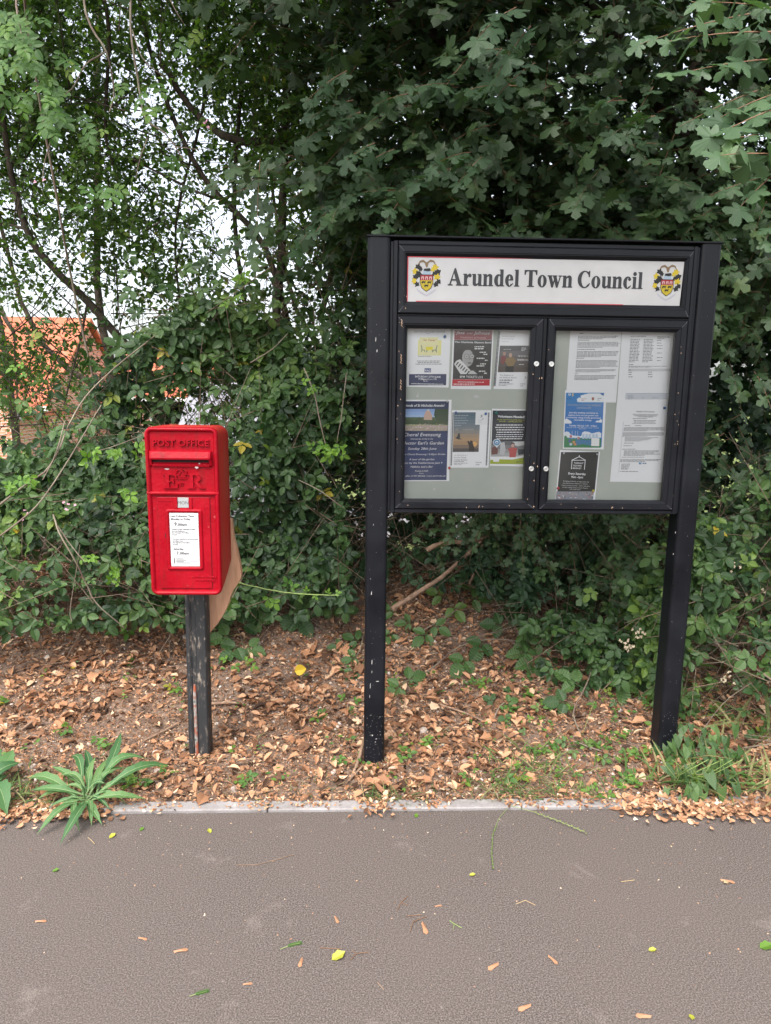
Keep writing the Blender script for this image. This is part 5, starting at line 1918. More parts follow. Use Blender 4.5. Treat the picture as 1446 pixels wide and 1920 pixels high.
limb(tb, [pp(600, 600, 5.0), pp(640, 380, 5.0), pp(610, 100, 5.0), pp(640, -60, 5.0)], .02, .009)
limb(tb, [pp(180, -60, 4.3), pp(205, 60, 4.3), pp(200, 260, 4.4), pp(250, 420, 4.6)], .014, .006)
limb(tb, [pp(395, -60, 4.6), pp(380, 200, 4.7), pp(330, 420, 4.8), pp(340, 600, 4.9)], .010, .007)
tb.build("trunk", M['bark'], t)
lv, sg = Leaves(), []
dens = lambda q: np.clip(.46 + 1.05 * noise3(q, 3.2, 14) + .35 * (q[:, 2] - 2.5) + .35 * np.abs(q[:, 0] + 1.0) - .2, .03, 1) * (1 - .85 * np.exp(-((q[:, 0] + 2.2) / .4) ** 2 - ((q[:, 2] - 2.1) / .28) ** 2)) * (1 - .7 * np.exp(-((q[:, 0] + 1.05) / .3) ** 2 - ((q[:, 2] - 2.75) / .25) ** 2))
P = fill_shoots(7800, (-2.7, .7, 3.9, 5.6, 1.5, 4.3), dens)
shoots(lv, sg, L3, P, np.stack([U(-1, 1, len(P)), U(-1, .6, len(P)), U(-.9, .6, len(P))], 1), U(.15, .35, len(P)), 10, .041, outward=(0, -.5, .9), rstem=.0018, tint_tail=.012)
P = fill_shoots(1300, (-2.7, .6, 2.7, 4.6, 3.2, 4.6), dens)
shoots(lv, sg, L3, P, rng.normal(0, 1, (len(P), 3)), .3, 10, .045, outward=(0, -.4, .9), rstem=.003)
lv.build("crown", M['haw'], t)
n = 700       # bare inner twigs
P0 = fill_shoots(n, (-2.6, .8, 4.0, 5.4, .9, 4.2))
P1 = P0 + nrm(np.stack([rng.normal(0, .8, n), rng.normal(0, .4, n), rng.normal(.3, .9, n)], 1)) * U(.15, .7, n)[:, None]
sg.append((P0, P1, U(.002, .006, n), .002))
twig_mesh("twigs", sg, M['bark'], t)

# slim leaning tree at the far left
t = empty("leaning_sapling", tuple(pp(330, 900, 4.4)), "slim sapling with a curved bare stem leaning across the house roofs on the left", "tree", "trees of the hedge")
tb = MB()
limb(tb, [pp(-6, 40, 4.2), pp(2, 190, 4.2), pp(22, 330, 4.2), pp(50, 430, 4.2), pp(90, 490, 4.25), pp(165, 565, 4.3), pp(215, 625, 4.3), pp(290, 720, 4.35), pp(330, 900, 4.4)], .014, .026, sub=3)
limb(tb, [pp(165, 565, 4.3), pp(150, 640, 4.3), pp(120, 760, 4.3)], .008, .005)
limb(tb, [pp(50, 430, 4.2), pp(-20, 412, 4.2)], .009, .006)
tb.build("trunk", M['bark'], t)
lv, sg = Leaves(), []
for _ in range(48):
    a = random.random()
    c = pp(random.uniform(-40, 300), random.uniform(500, 800), random.uniform(4.0, 4.7))
    shoots(lv, sg, L5, c[None], rng.normal(0, 1, (1, 3)) * [1, .5, 1] + [0, 0, .3], random.uniform(.2, .4), 9, .030, tint_tail=.04, rstem=.0025)
lv.build("crown", M['far'], t)
twig_mesh("twigs", sg, M['bark'], t)

# lighter trees farther back
for i, (cx, cy, sx, n, lab) in enumerate(((.1, 6.8, .9, 420, "yellow green tree lit from behind, seen through the thorn tree's gaps"), (1.9, 7.4, 1.2, 380, "tree with bright foliage showing in pinholes behind the maple crown"), (-2.3, 6.6, 1.7, 520, "wide yellow green tree beyond the thorn tree, filling the top left of the sky"), (-4.6, 9.5, 1.0, 300, "rounded yellow green tree in front of the brick houses"))):
    t = empty("background_tree", (cx, cy, -.6), lab, "tree", "trees of the hedge")
    tb = MB()
    top = (4.4, 4.4, 5.4, 2.0)[i]
    limb(tb, [(cx, cy, -.8), (cx + .1, cy, 1.2), (cx, cy, 2.4), (cx + .2, cy, top)], .06, .02)
    limb(tb, [(cx, cy, 1.4), (cx - .7, cy, 2.2), (cx - 1.0, cy, top - .3)], .03, .01)
    tb.build("trunk", M['bark'], t)
    lv, sg = Leaves(), []
    P = fill_shoots(n, (cx - sx, cx + sx, cy - .7, cy + .7, (1.0, 2.7, 2.9, -.3)[i], top), lambda q: np.clip(.6 + noise3(q, 2.2, 30 + i), .05, 1))
    shoots(lv, sg, L3, P, rng.normal(0, 1, (len(P), 3)), .4, 11, .062, outward=(0, -.3, .9), rstem=.004)
    lv.build("crown", M['far'], t)
    twig_mesh("twigs", sg, M['bark'], t)

# dog rose hanging into the top left corner
t = empty("dog_rose", tuple(pp(250, 1000, 3.9)), "arching dog rose with fresh light green leaflets hanging in the top left corner", "climbing rose")
tb = MB()
RS = [([(250, 1000, 3.9), (150, 600, 3.7), (60, 100, 3.2), (40, -60, 2.9), (30, 10, 2.6), (60, 140, 2.5)], .006),
      ([(155, -60, 3.0), (158, 10, 2.7), (176, 60, 2.6), (200, 98, 2.55), (214, 170, 2.6), (205, 210, 2.6)], .0045),
      ([(198, 98, 2.55), (160, 122, 2.5), (140, 160, 2.5), (118, 180, 2.5)], .0028),
      ([(248, -60, 3.0), (245, 50, 2.7), (262, 170, 2.65), (275, 225, 2.6), (310, 250, 2.6), (345, 300, 2.6)], .0045),
      ([(248, 55, 2.7), (268, 110, 2.6), (310, 145, 2.6)], .0022), ([(280, 250, 2.6), (262, 300, 2.6), (255, 335, 2.6)], .0022),
      ([(100, 250, 2.7), (85, 300, 2.7), (80, 335, 2.7)], .0022), ([(300, -40, 2.8), (330, 20, 2.7), (345, 45, 2.7)], .002), ([(330, 275, 2.6), (372, 280, 2.6), (395, 278, 2.6)], .0016)]
for pts, r in RS:
    limb(tb, [pp(*p) for p in pts], r, r * .5, k=6)
tb.build("stem", M['cane'], t)
lv, sg = Leaves(), []
spots = [(20, 60, 5), (35, 110, 6), (60, 90, 5), (80, 120, 5), (60, 160, 4), (90, 190, 5), (105, 160, 4), (85, 215, 5), (110, 215, 4), (95, 230, 3), (130, 215, 3), (125, 110, 3), (25, 30, 4), (5, 120, 4), (45, 75, 4), (180, 370, 2), (205, 345, 2), (170, 360, 2), (285, 165, 2), (300, 175, 2), (240, 155, 2), (20, 180, 3), (60, 40, 3), (370, 55, 2), (155, 235, 2), (340, 305, 1), (10, 20, 4)]
for px, py, n in spots:
    P = np.array([pp(px + random.uniform(-18, 18), py + random.uniform(-20, 20), random.uniform(2.3, 2.75)) for _ in range(n)])
    d = np.stack([U(-1, 1, n), U(-.6, 0, n), U(-1.2, -.2, n)], 1)
    lv.put(ROSE, P, d, np.array([0, -.8, .6]) + rng.normal(0, .35, (n, 3)), U(.045, .070, n), tints(n, .05))
lv.build("leaves", M['rose'], t)
twig_mesh("twigs", [(P, P + .001, .0005, .0005)], M['cane'], t) if False else None


def blossom(name, px, py, Y, r, n, label, col, cat="flower"):
    c = pp(px, py, Y)
    lv = Leaves()
    P = c + rng.normal(0, r, (n, 3))
    for q in range(5):
        a = rng.normal(0, 1, (n, 3))
        lv.put(leaflet(2, .42, .1, -.1), P, np.cross(a, [0, -1, .3]) + a * .1, np.tile([0, -1, .4], (n, 1)) + rng.normal(0, .2, (n, 3)), 0.0075, 0.5)
    o = lv.build(name, col, origin=c)
    s_ = MB()
    s_.tube([c + (0, .05, -.05), c], .0012, 4)
    s_.build("stem", M['green_stem'], o)
    tag(o, label, cat)


M['pinkf'] = mat("pink_petal", (.62, .33, .42), .6)
M['cream'] = mat("cream_petal", (.42, .35, .24), .8)
blossom("bramble_blossom", 72, 338, 2.9, .010, 2, "pink blossom high among the leaves on the left, below the rose leaves", M['pinkf'])
blossom("bramble_blossom", 395, 232, 2.9, .010, 3, "small pink blossom against the sky above the letterbox", M['pinkf'])
blossom("bramble_blossom", 128, 948, 3.2, .012, 5, "pink bramble blossom left of the letterbox door", M['pinkf'])
blossom("bramble_blossom", 50, 962, 3.2, .012, 3, "pale pink blossom near the left edge", M['pinkf'])
for (px, py, Y, n, lab) in ((1178, 1210, 2.95, 16, "cream flower spray left of the right post's foot, low down"), (1196, 1188, 2.95, 12, "cream flower spray touching the right post at knee height"), (1335, 1098, 2.9, 9, "cream flower cluster right of the right post"), (1420, 1115, 2.9, 8, "cream flower cluster near the right edge"), (1378, 1062, 2.9, 8, "uppermost cream flower cluster right of the notice board"), (1362, 1268, 2.75, 9, "lowest cream flower cluster among the brambles at the right")):
    blossom("bramble_blossom", px, py, Y, .016, n, lab, M['cream'])


# brambles: a thick bank of three and five part leaves on arching canes
def top_z(x):
    return np.interp(x, [-2.6, -2.0, -1.6, -1.25, -.9, -.3, .1, .5], [.85, .97, 1.18, 1.60, 1.90, 2.2, 2.25, 2.2])


def bank_y(x, z):
    return 3.40 + .20 * np.clip(z - .5, 0, 3) + .13 * np.sin(x * 5 + 1) * np.cos(z * 6 + x) + .12 * np.sin(x * 1.7 + z * 2.3)


def bramble_bank(name, x0, x1, n, label, tz, by, origin, zlow=.34, hole=None, seed=0, tail=.025, size=.052, col='bramble', zexp=.85):
    t = empty(name, origin, label, "bramble bush", "brambles of the hedge")
    lv, sg = Leaves(), []
    # canes
    tb = MB()
    m_ = n
    x = U(x0, x1, m_ * 2)
    z = zlow + (tz(x) - zlow) * rng.random(m_ * 2) ** zexp
    P = np.stack([x, by(x, z), z], 1)
    dn = np.clip(.66 + .95 * noise3(P, 4.2, seed), .14, 1)
    if hole is not None:
        dn = dn * hole(x, z)
    P = P[rng.random(len(P)) < dn][:m_]
    k = len(P)
    depth = rng.exponential(.16, k)
    P[:, 1] += depth - .06
    P[:, 2] += (rng.random(k) < .16) * rng.exponential(.16, k)
    front = depth < .16
    five = rng.random(k) < .35
    for msk, T in ((front & five, BR5), (front & ~five, BR3), (~front, BR3s)):
        q = P[msk]
        c = len(q)
        if not c:
            continue
        D = np.stack([rng.normal(0, .75, c), rng.normal(-.25, .3, c), rng.normal(-.35, .5, c)], 1)
        lv.put(T, q, D, np.array([0, -.85, .75]) + rng.normal(0, .33, (c, 3)), size * U(.5, 1.3, c), np.where(rng.random(c) < tail, U(.95, 1, c), np.clip(tints(c) + .22 * noise3(q, 3.0, seed + 50), 0, .94)))
    lv.build("leaves", M[col], t)
    # inner dead stems
    c = n // 3
    x = U(x0, x1, c)
    z = U(zlow - .05, 1, c) * 1.0
    z = zlow + (tz(x) - zlow) * rng.random(c)
    P0 = np.stack([x, by(x, z) + U(.0, .5, c), z], 1)
    P1 = P0 + nrm(np.stack([rng.normal(0, .8, c), rng.normal(0, .3, c), rng.normal(0, .7, c)], 1)) * U(.1, .45, c)[:, None]
    P0[: c // 3, 1] -= .12
    P1[: c // 3, 1] -= .12
    twig_mesh("inner_stems", [(P0, P1, U(.0012, .0032, c), .001)], M['twig'], t)
    return t


def cane_set(t, paths):
    tb = MB()
    for pts, r in paths:
        limb(tb, [pp(*p) for p in pts], r, r * .6, k=6)
    tb.build("canes", M['cane'], t)


hole = lambda x, z: 1 - .9 * np.exp(-(((x + .72) / .16) ** 2 + ((z - 1.45) / .16) ** 2)) - .7 * np.exp(-(((x + .66) / .14) ** 2 + ((z - .95) / .22) ** 2))
t = bramble_bank("bramble_bush", -2.5, -1.15, 3000, "bramble bank on the left, in front of the brick houses, with pale arching canes", top_z, bank_y, (-1.8, 3.6, .3), seed=1, zexp=1.2)
cane_set(t, [([(-20, 962, 3.2), (40, 915, 3.15), (95, 872, 3.15), (128, 800, 3.2), (160, 745, 3.3), (215, 690, 3.4), (290, 630, 3.6)], .0048), ([(-20, 1020, 3.15), (40, 975, 3.1), (80, 935, 3.1), (130, 860, 3.2), (190, 760, 3.3)], .0042),
             ([(100, 965, 3.15), (112, 1000, 3.1), (140, 1050, 3.1), (165, 1100, 3.15), (180, 1130, 3.15), (232, 1176, 3.2)], .0042), ([(108, 985, 3.15), (135, 1025, 3.12), (160, 1055, 3.1)], .003),
             ([(122, 790, 3.2), (105, 850, 3.15), (80, 900, 3.1)], .003), ([(135, 1165, 3.2), (132, 1140, 3.2), (145, 1060, 3.2), (150, 1020, 3.2)], .002), ([(165, 850, 3.2), (210, 838, 3.1), (270, 815, 3.05)], .0022)])
t = bramble_bank("bramble_bush", -1.15, -.05, 3000, "dense dark green bramble behind the red letterbox, reaching the notice board's left post", top_z, bank_y, (-.5, 3.7, .3), seed=2, hole=hole)
cane_set(t, [([(570, 690, 3.3), (590, 740, 3.25), (600, 790, 3.2), (612, 840, 3.2), (618, 870, 3.15)], .0032), ([(470, 680, 3.4), (510, 655, 3.35), (540, 625, 3.35)], .003), ([(650, 700, 3.3), (640, 780, 3.25), (632, 830, 3.2)], .003),
             ([(425, 800, 3.3), (440, 760, 3.3), (470, 690, 3.4)], .002), ([(640, 950, 3.3), (600, 920, 3.3), (560, 900, 3.4)], .003)])
M_lit = Leaves()
for px, py, Y, n in ((612, 848, 3.13, 5), (630, 845, 3.12, 4), (600, 842, 3.15, 3), (570, 720, 3.2, 4), (225, 855, 3.1, 4), (265, 848, 3.05, 4), (165, 862, 3.1, 3), (215, 1078, 3.1, 4), (190, 845, 3.1, 2), (40, 690, 3.4, 3), (455, 530, 3.5, 4), (50, 900, 3.1, 5), (20, 915, 3.1, 5), (235, 920, 3.1, 3), (212, 1100, 3.1, 2), (165, 1050, 3.1, 4), (440, 560, 3.4, 3)):
    P = np.array([pp(px + random.uniform(-14, 14), py + random.uniform(-12, 12), Y + random.uniform(-.04, .04)) for _ in range(n)])
    M_lit.put(BR3, P, np.stack([U(-1, 1, n), U(-.5, 0, n), U(-.6, .6, n)], 1), np.array([0, -.9, .6]) + rng.normal(0, .25, (n, 3)), U(.024, .040, n), U(.3, 1, n))
M_lit.build("fresh_leaves", M['fresh'], t)

# low undergrowth hanging over the shaded bank, then the right-hand bramble
def top_r(x):
    return np.interp(x, [1.2, 1.5, 1.9, 2.6], [.50, .95, 1.25, 1.3])


def by_r(x, z):
    return np.interp(x, [1.2, 1.45, 1.9, 2.6], [3.0, 2.78, 2.60, 2.50]) + .25 * z + .08 * np.sin(x * 6 + z * 4)


t = bramble_bank("bramble_bush", 1.26, 2.7, 2600, "leafy bramble crowding the right hand post of the notice board", top_r, by_r, (1.7, 3.0, .1), zlow=.03, seed=5, tail=.004, size=.050)
cane_set(t, [([(1296, 1170, 2.95), (1340, 1205, 2.9), (1380, 1235, 2.8), (1430, 1262, 2.7), (1480, 1300, 2.6)], .0065), ([(1395, 1402, 2.6), (1425, 1398, 2.55), (1470, 1390, 2.5)], .004), ([(1270, 1240, 2.9), (1350, 1242, 2.8), (1420, 1215, 2.8)], .0016), ([(1340, 1040, 3.0), (1365, 1060, 2.95), (1400, 1115, 2.9)], .002),
             ([(1300, 1395, 2.7), (1355, 1320, 2.7), (1410, 1280, 2.7)], .0018)])
for i, (x0, x1, top, n, lab) in enumerate(((-.05, .62, .62, 330, "undergrowth with shade-darkened leaves behind the left post, below the notice board"), (.62, 1.25, .80, 620, "bramble undergrowth in the shade below the right half of the notice board"))):
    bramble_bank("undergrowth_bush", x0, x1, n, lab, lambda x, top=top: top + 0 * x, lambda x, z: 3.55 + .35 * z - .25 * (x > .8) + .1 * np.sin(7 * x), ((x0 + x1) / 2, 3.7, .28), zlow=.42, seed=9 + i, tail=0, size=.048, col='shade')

bramble_bank("undergrowth_bush", .78, 1.20, 300, "low bramble clump in front of the dark hollow, left of the right post", lambda x: .40 + 0 * x, lambda x, z: 3.05 + .3 * z + .1 * np.sin(9 * x), (1.0, 3.1, .1), zlow=.10, seed=21, tail=0, size=.046)

# bare bent boughs in the dark hollow under the board
t = empty("fallen_bough", tuple(pp(800, 1090, 3.9)), "bare bent boughs lying in the dark hollow under the notice board", "fallen branch", None)
tb = MB()
limb(tb, [pp(800, 1030, 3.6), pp(840, 1018, 3.6), pp(890, 1012, 3.65), pp(960, 1000, 3.8)], .014, .009)
limb(tb, [pp(735, 1142, 3.55), pp(790, 1108, 3.6), pp(840, 1072, 3.65), pp(890, 1028, 3.7), pp(930, 990, 3.8)], .015, .008)
limb(tb, [pp(880, 1095, 3.7), pp(900, 1050, 3.7), pp(905, 1020, 3.7)], .007, .005)
limb(tb, [pp(950, 980, 3.8), pp(900, 1060, 3.8), pp(860, 1100, 3.8)], .006, .004)
tb.build("bough", M['deadwood'], t)
n = 260
P0 = np.stack([U(.1, 1.2, n), U(3.7, 4.5, n), U(.45, 1.1, n)], 1)
P1 = P0 + nrm(rng.normal(0, 1, (n, 3)) * [1, .5, .8]) * U(.15, .5, n)[:, None]
twig_mesh("twigs", [(P0, P1, U(.0015, .004, n), .001)], M['twig'], t)

# thick hedge that closes the hollow, its shade put into the leaf colour
t = empty("hedge", (.9, 5.0, .3), "hedge with shade-darkened leaves closing the hollow behind the notice board", "hedge", None)
lv, sg = Leaves(), []
P = fill_shoots(2300, (-.15, 3.9, 4.4, 5.6, .1, 2.9))
shoots(lv, sg, L3, P, rng.normal(0, 1, (len(P), 3)), .35, 10, .088)
P = fill_shoots(420, (-2.8, -.9, 4.1, 4.9, .1, .95))
shoots(lv, sg, L3, P, rng.normal(0, 1, (len(P), 3)), .3, 9, .05)
P = fill_shoots(420, (-1.1, .1, 4.6, 5.4, .3, 1.9), lambda q: np.clip((q[:, 0] + 1.2) / 1.2, 0, 1) * hole(q[:, 0], q[:, 2]).clip(0, 1))
shoots(lv, sg, L3, P, rng.normal(0, 1, (len(P), 3)), .3, 9, .05)
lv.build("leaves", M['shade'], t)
twig_mesh("stems", sg, M['bark'], t)

# ------------------------------------------------------------------ plants on the litter
def sprig(name, cane, leaves, label, cat, T=BR3p, col='bramble', size=.096, group=None, tilt=.5, r=.0036, tt=None, cmat='cane'):
    """cane: photo points with height over the soil; leaves: photo point, height, pointing dx, dy"""
    base = gp(*cane[0][:2])
    base = np.array([base[0], base[1], float(gz(base[0], base[1]))])
    t = empty(name, tuple(base), label, cat, group)
    tb = MB()
    pts = []
    for px, py, h in cane:
        q = gp(px, py)
        d = (q - CAM) / np.linalg.norm(q - CAM)
        q = q - d * h * 1.2
        pts.append(q + (0, 0, .006))
    limb(tb, pts, r, r * .6, k=6)
    tb.build("stem", M[cmat], t)
    lv = Leaves()
    for px, py, h, dx, dy, s in leaves:
        q = gp(px, py)
        d = (q - CAM) / np.linalg.norm(q - CAM)
        q = q - d * h * 1.2 + (0, 0, .008)
        lv.put(T, q[None], np.array([[dx, dy * .5, dy * .35 - .05]]), np.array([[random.uniform(-.25, .25), -1.15, .9]]), size * s, min(.93, tt + random.uniform(-.12, .12)) if tt is not None else random.uniform(.2, .75))
    lv.build("leaves", M[col], t)


GB = "brambles creeping over the leaf litter"
sprig("creeping_bramble", [(722, 1295, .0), (800, 1262, .03), (860, 1215, .06), (930, 1200, .08), (985, 1210, .06), (1000, 1228, .04)], [(905, 1208, .07, -.4, -1, 1.0), (872, 1240, .05, -.5, -1, .95), (970, 1165, .09, .3, 1, 1.15), (985, 1180, .08, .7, -.8, 1.2), (940, 1175, .08, -.6, .2, .9), (998, 1240, .05, 0, -1, 1.15), (985, 1225, .05, -.8, -.2, .8), (750, 1290, .03, -.6, -.6, .8), (765, 1278, .03, .6, .5, .8)],
      "long creeping bramble cane arching across the middle below the notice board", "bramble", group=GB)
sprig("creeping_bramble", [(1100, 1400, 0), (1075, 1340, .05), (1098, 1290, .1), (1120, 1240, .16), (1165, 1185, .22)], [(1060, 1320, .06, -1, .1, .8), (1080, 1285, .1, -.5, .8, .9), (1110, 1265, .12, .8, -.3, 1), (1125, 1230, .16, -.8, .1, .95), (1150, 1255, .14, .6, -.8, 1.1), (1165, 1215, .2, .7, .4, 1.05), (1130, 1190, .2, -.7, .6, .9), (1190, 1265, .1, .8, -.6, 1.1), (1170, 1280, .1, -.2, -1, .95)],
      "bramble shoots rising in front of the right post's left side", "bramble", group=GB)
sprig("creeping_bramble", [(1180, 1130, .1), (1100, 1120, .14), (1030, 1125, .15), (985, 1135, .12)], [(1140, 1115, .15, .2, 1, 1), (1110, 1135, .13, -.2, -1, 1.05), (1070, 1105, .16, -.3, 1, 1.1), (1050, 1140, .13, .3, -1, 1.1), (1010, 1115, .15, -.6, .8, 1), (990, 1145, .12, -.6, -.8, 1.15), (1155, 1150, .12, .5, -.8, 1), (960, 1120, .14, -1, .3, .9)],
      "dark bramble cane reaching inward from the right post along the shaded hollow", "bramble", group=GB, tt=.3)
sprig("creeping_bramble", [(925, 1355, 0), (935, 1330, .03), (945, 1320, .03)], [(925, 1318, .03, -.6, .6, .75), (952, 1320, .03, .8, .5, .8), (945, 1345, .03, .2, -1, .8), (950, 1300, .03, .3, 1, .5)], "small dark bramble rosette midway between the notice board posts", "bramble", group=GB, size=.055)
sprig("creeping_bramble", [(760, 1200, 0), (800, 1180, .06), (850, 1150, .1), (870, 1130, .12)], [(830, 1120, .12, -.8, .8, .9), (860, 1105, .14, .2, 1, 1.0), (885, 1125, .14, 1, .1, 1.0), (800, 1190, .05, -.6, -1, .9), (815, 1175, .07, .7, -.8, .8), (850, 1140, .1, .3, -.9, .9), (770, 1170, .05, -.8, 0, .7), (740, 1150, .05, -.5, .6, .8), (735, 1190, .04, -.4, -1, .8)],
      "bright bramble clump beside the left post of the notice board", "bramble", group=GB, T=BR3, tt=.75)
sprig("creeping_bramble", [(430, 1160, 0), (450, 1190, .02), (462, 1240, .02)], [(430, 1195, .06, -.9, -.3, 1), (455, 1175, .08, .4, .6, 1), (445, 1215, .05, -.5, -1, 1), (475, 1165, .1, .9, .2, .9), (430, 1180, .07, -.8, .6, .9), (470, 1140, .12, .3, 1, .8), (465, 1215, .04, .8, -.6, .8)], "dark bramble leaves trailing from behind the letterbox post", "bramble", group=GB)
sprig("creeping_bramble", [(500, 1130, .1), (520, 1150, .08), (560, 1165, .06)], [(510, 1140, .1, -.6, .4, 1.1), (540, 1150, .1, .5, -.5, 1.2), (560, 1160, .08, .4, -1, 1.1), (590, 1130, .1, .9, .4, .9), (530, 1120, .12, .2, 1, .9), (615, 1140, .08, .8, -.6, .9), (640, 1150, .08, .6, .3, .8)], "dark ribbed bramble leaves spreading in the shade between the letterbox and the notice board", "bramble", group=GB)
sprig("creeping_bramble", [(660, 1245, 0), (675, 1220, .03), (682, 1190, .05)], [(668, 1235, .03, -.8, -.4, .7), (688, 1240, .03, .6, -.8, .8), (672, 1205, .04, -.6, .6, .8), (640, 1215, .02, -.8, 0, .6), (664, 1262, .02, -.4, -1, .6)], "small bramble sprig touching the left side of the left post", "bramble", group=GB, T=BR3)
sprig("young_bramble", [(425, 1260, 0), (430, 1250, .02)], [(425, 1240, .03, -.6, .4, .7), (440, 1250, .03, .4, -.9, .8), (460, 1243, .03, .8, .5, .8), (472, 1252, .03, .9, -.5, .7)], "bright green seedling bramble right of the letterbox post", "seedling", T=BR3, col='fresh', size=.042)
sprig("young_bramble", [(650, 1330, 0), (655, 1318, .02)], [(645, 1312, .02, -.6, .6, .8), (665, 1318, .02, .6, .4, .8), (655, 1330, .02, .3, -1, .8)], "small green seedling in the litter left of the left post", "seedling", T=BR3, col='fresh', size=.034, tt=.2)
sprig("young_bramble", [(236, 1185, 0), (240, 1165, .05)], [(225, 1160, .06, -.8, .3, .8), (245, 1158, .06, .7, .5, .9), (240, 1185, .04, 0, -1, .9), (215, 1185, .03, -.8, -.6, .8)], "green seedling bramble at the hedge foot left of the letterbox", "seedling", T=BR3, col='fresh', size=.05, tt=.2)
sprig("young_bramble", [(1150, 1420, 0), (1130, 1412, .03), (1075, 1392, .04)], [(1060, 1395, .04, -.8, .3, .7), (1075, 1410, .03, 0, -1, .6), (1100, 1400, .04, .4, .6, .7), (985, 1375, .03, -.6, .2, .5), (1130, 1425, .03, .6, -.5, .7), (1010, 1330, .05, -.7, .3, .6)], "leafy seedlings in front of the right post, toward the middle", "seedling", T=BR3, col='bramble', size=.046, tt=.8)
sprig("clover_patch", [(1130, 1490, 0), (1160, 1480, .02)], [(x, y, .02, random.uniform(-1, 1), random.uniform(-1, 1), .9) for x, y in ((1105, 1488), (1120, 1478), (1140, 1492), (1150, 1470), (1168, 1482), (1185, 1468), (1200, 1478), (1128, 1500), (1215, 1460), (1095, 1475))], "patch of small bright three-part leaves on the verge left of the right post", "ground plant", T=BR3, col='fresh', size=.026, tt=.35)
lw = Leaves()
CN = rng.uniform([-1.6, 2.42], [1.9, 3.4], (85, 2))
CN = np.concatenate([CN, np.stack([rng.normal(.95, .38, 95), U(2.4, 3.3, 95)], 1)])
for cx, cy in CN:
    k = int(rng.integers(2, 7))
    x, y = rng.normal(cx, .022, k), np.maximum(rng.normal(cy, .02, k), 2.38)
    big = rng.random() < .35
    lw.put(BR3 if big else L3, np.stack([x, y, gz(x, y) + U(.015, .035, k)], 1), np.stack([rng.normal(0, 1, k), rng.normal(-.3, .8, k), U(-.1, .4, k)], 1), np.array([0, -.4, 1]) + rng.normal(0, .3, (k, 3)), (.026 if big else .020) * U(.6, 1.3, k), U(.2, 1, k) * (.97 if cx > .3 else 1))
tag(lw.build("low_weeds", M['rose']), kind="stuff")
# dark glossy-leaved plant
t = empty("glossy_plant", tuple(gp(1108, 1200)), "dark glossy narrow-leaved plant below the right half of the notice board", "plant")
lv = Leaves()
for px, py, n in ((1108, 1150, 9), (1115, 1185, 10), (1135, 1125, 7)):
    q = gp(px, py) + (0, -.08, .05)
    a = np.linspace(0, 6, n)
    lv.put(leaflet(5, .20, .1, .3), np.tile(q, (n, 1)), np.stack([np.cos(a), np.sin(a) * .7 - .2, .3 + 0 * a], 1), np.tile([0, -.5, 1.], (n, 1)), U(.05, .075, n), U(0, 1, n))
lv.build("leaves", M['dark'], t)
st = MB()
st.tube([gp(1108, 1200), gp(1112, 1195) + (0, -.08, .06)], .003, 5)
st.build("stem", M['green_stem'], t)

# bindweed with arrow leaves at the foot of the right post
t = empty("bindweed", tuple(gp(1290, 1470)), "arrow-leaved bindweed and tall grass crowding the foot of the right post", "weed")
ARW = (np.array([(0, 0, .02), (0, 1, -.12), (-.26, .45, -.02), (-.34, .05, -.04), (-.30, -.28, -.08), (-.08, -.02, 0), (.08, -.02, 0), (.30, -.28, -.08), (.34, .05, -.04), (.26, .45, -.02)]), np.array([(0, 2, 1), (0, 3, 2), (0, 4, 3), (0, 5, 4), (0, 6, 7)[::1], (0, 7, 8), (0, 8, 9), (0, 9, 1)]))
lv, sg = Leaves(), []
n = 90
px, py = rng.normal(1300, 38, n), rng.normal(1440, 38, n)
P = np.array([gp(a, min(b, 1500)) + (0, -.02, random.uniform(.01, .12)) for a, b in zip(px, py)])
lv.put(ARW, P, np.stack([rng.normal(0, .5, n), -.5 + 0 * px, -.8 + rng.normal(0, .4, n)], 1), np.array([0, -.9, .6]) + rng.normal(0, .3, (n, 3)), U(.035, .060, n), U(.35, .85, n))
lv.build("leaves", M['bramble'], t)
st = MB()
for k in range(16):
    a = gp(1290 + random.uniform(-40, 50), 1480)
    st.tube([a, a + (random.uniform(-.05, .05), -.03, .07), a + (random.uniform(-.1, .1), -.05, .15)], .0014, 4)
st.build("stem", M['green_stem'], t)


def seed_spike(pts, label, n=18, s=.008, col='grass', tt=.3, r=.0009, group="grass seed spikes"):
    P = np.array(pts)
    t = empty("grass_spike", tuple(P[0]), label, "grass spike", group)
    st = MB()
    st.tube(list(P), r, 4)
    st.build("stem", M['green_stem'], t)
    lv = Leaves()
    ts = np.linspace(.35, 1, n)
    seg = np.array([np.interp(ts, np.linspace(0, 1, len(P)), P[:, i]) for i in range(3)]).T
    d = P[-1] - P[0]
    sd = nrm(np.cross(d, (0, -1, .3)))
    lv.put(leaflet(2, .26, .1, 0), seg, nrm(d) + sd * np.where(np.arange(n) % 2, .6, -.6)[:, None], np.tile([0, -.6, 1], (n, 1)), s, tt)
    lv.build("seeds", M['grass'], t)


def flat_pts(pxs, h=.006):
    o = []
    for px, py in pxs:
        d = ray(px, py)
        q = CAM + d * (-(EYE - h) / d[2])
        o.append(q)
    return o


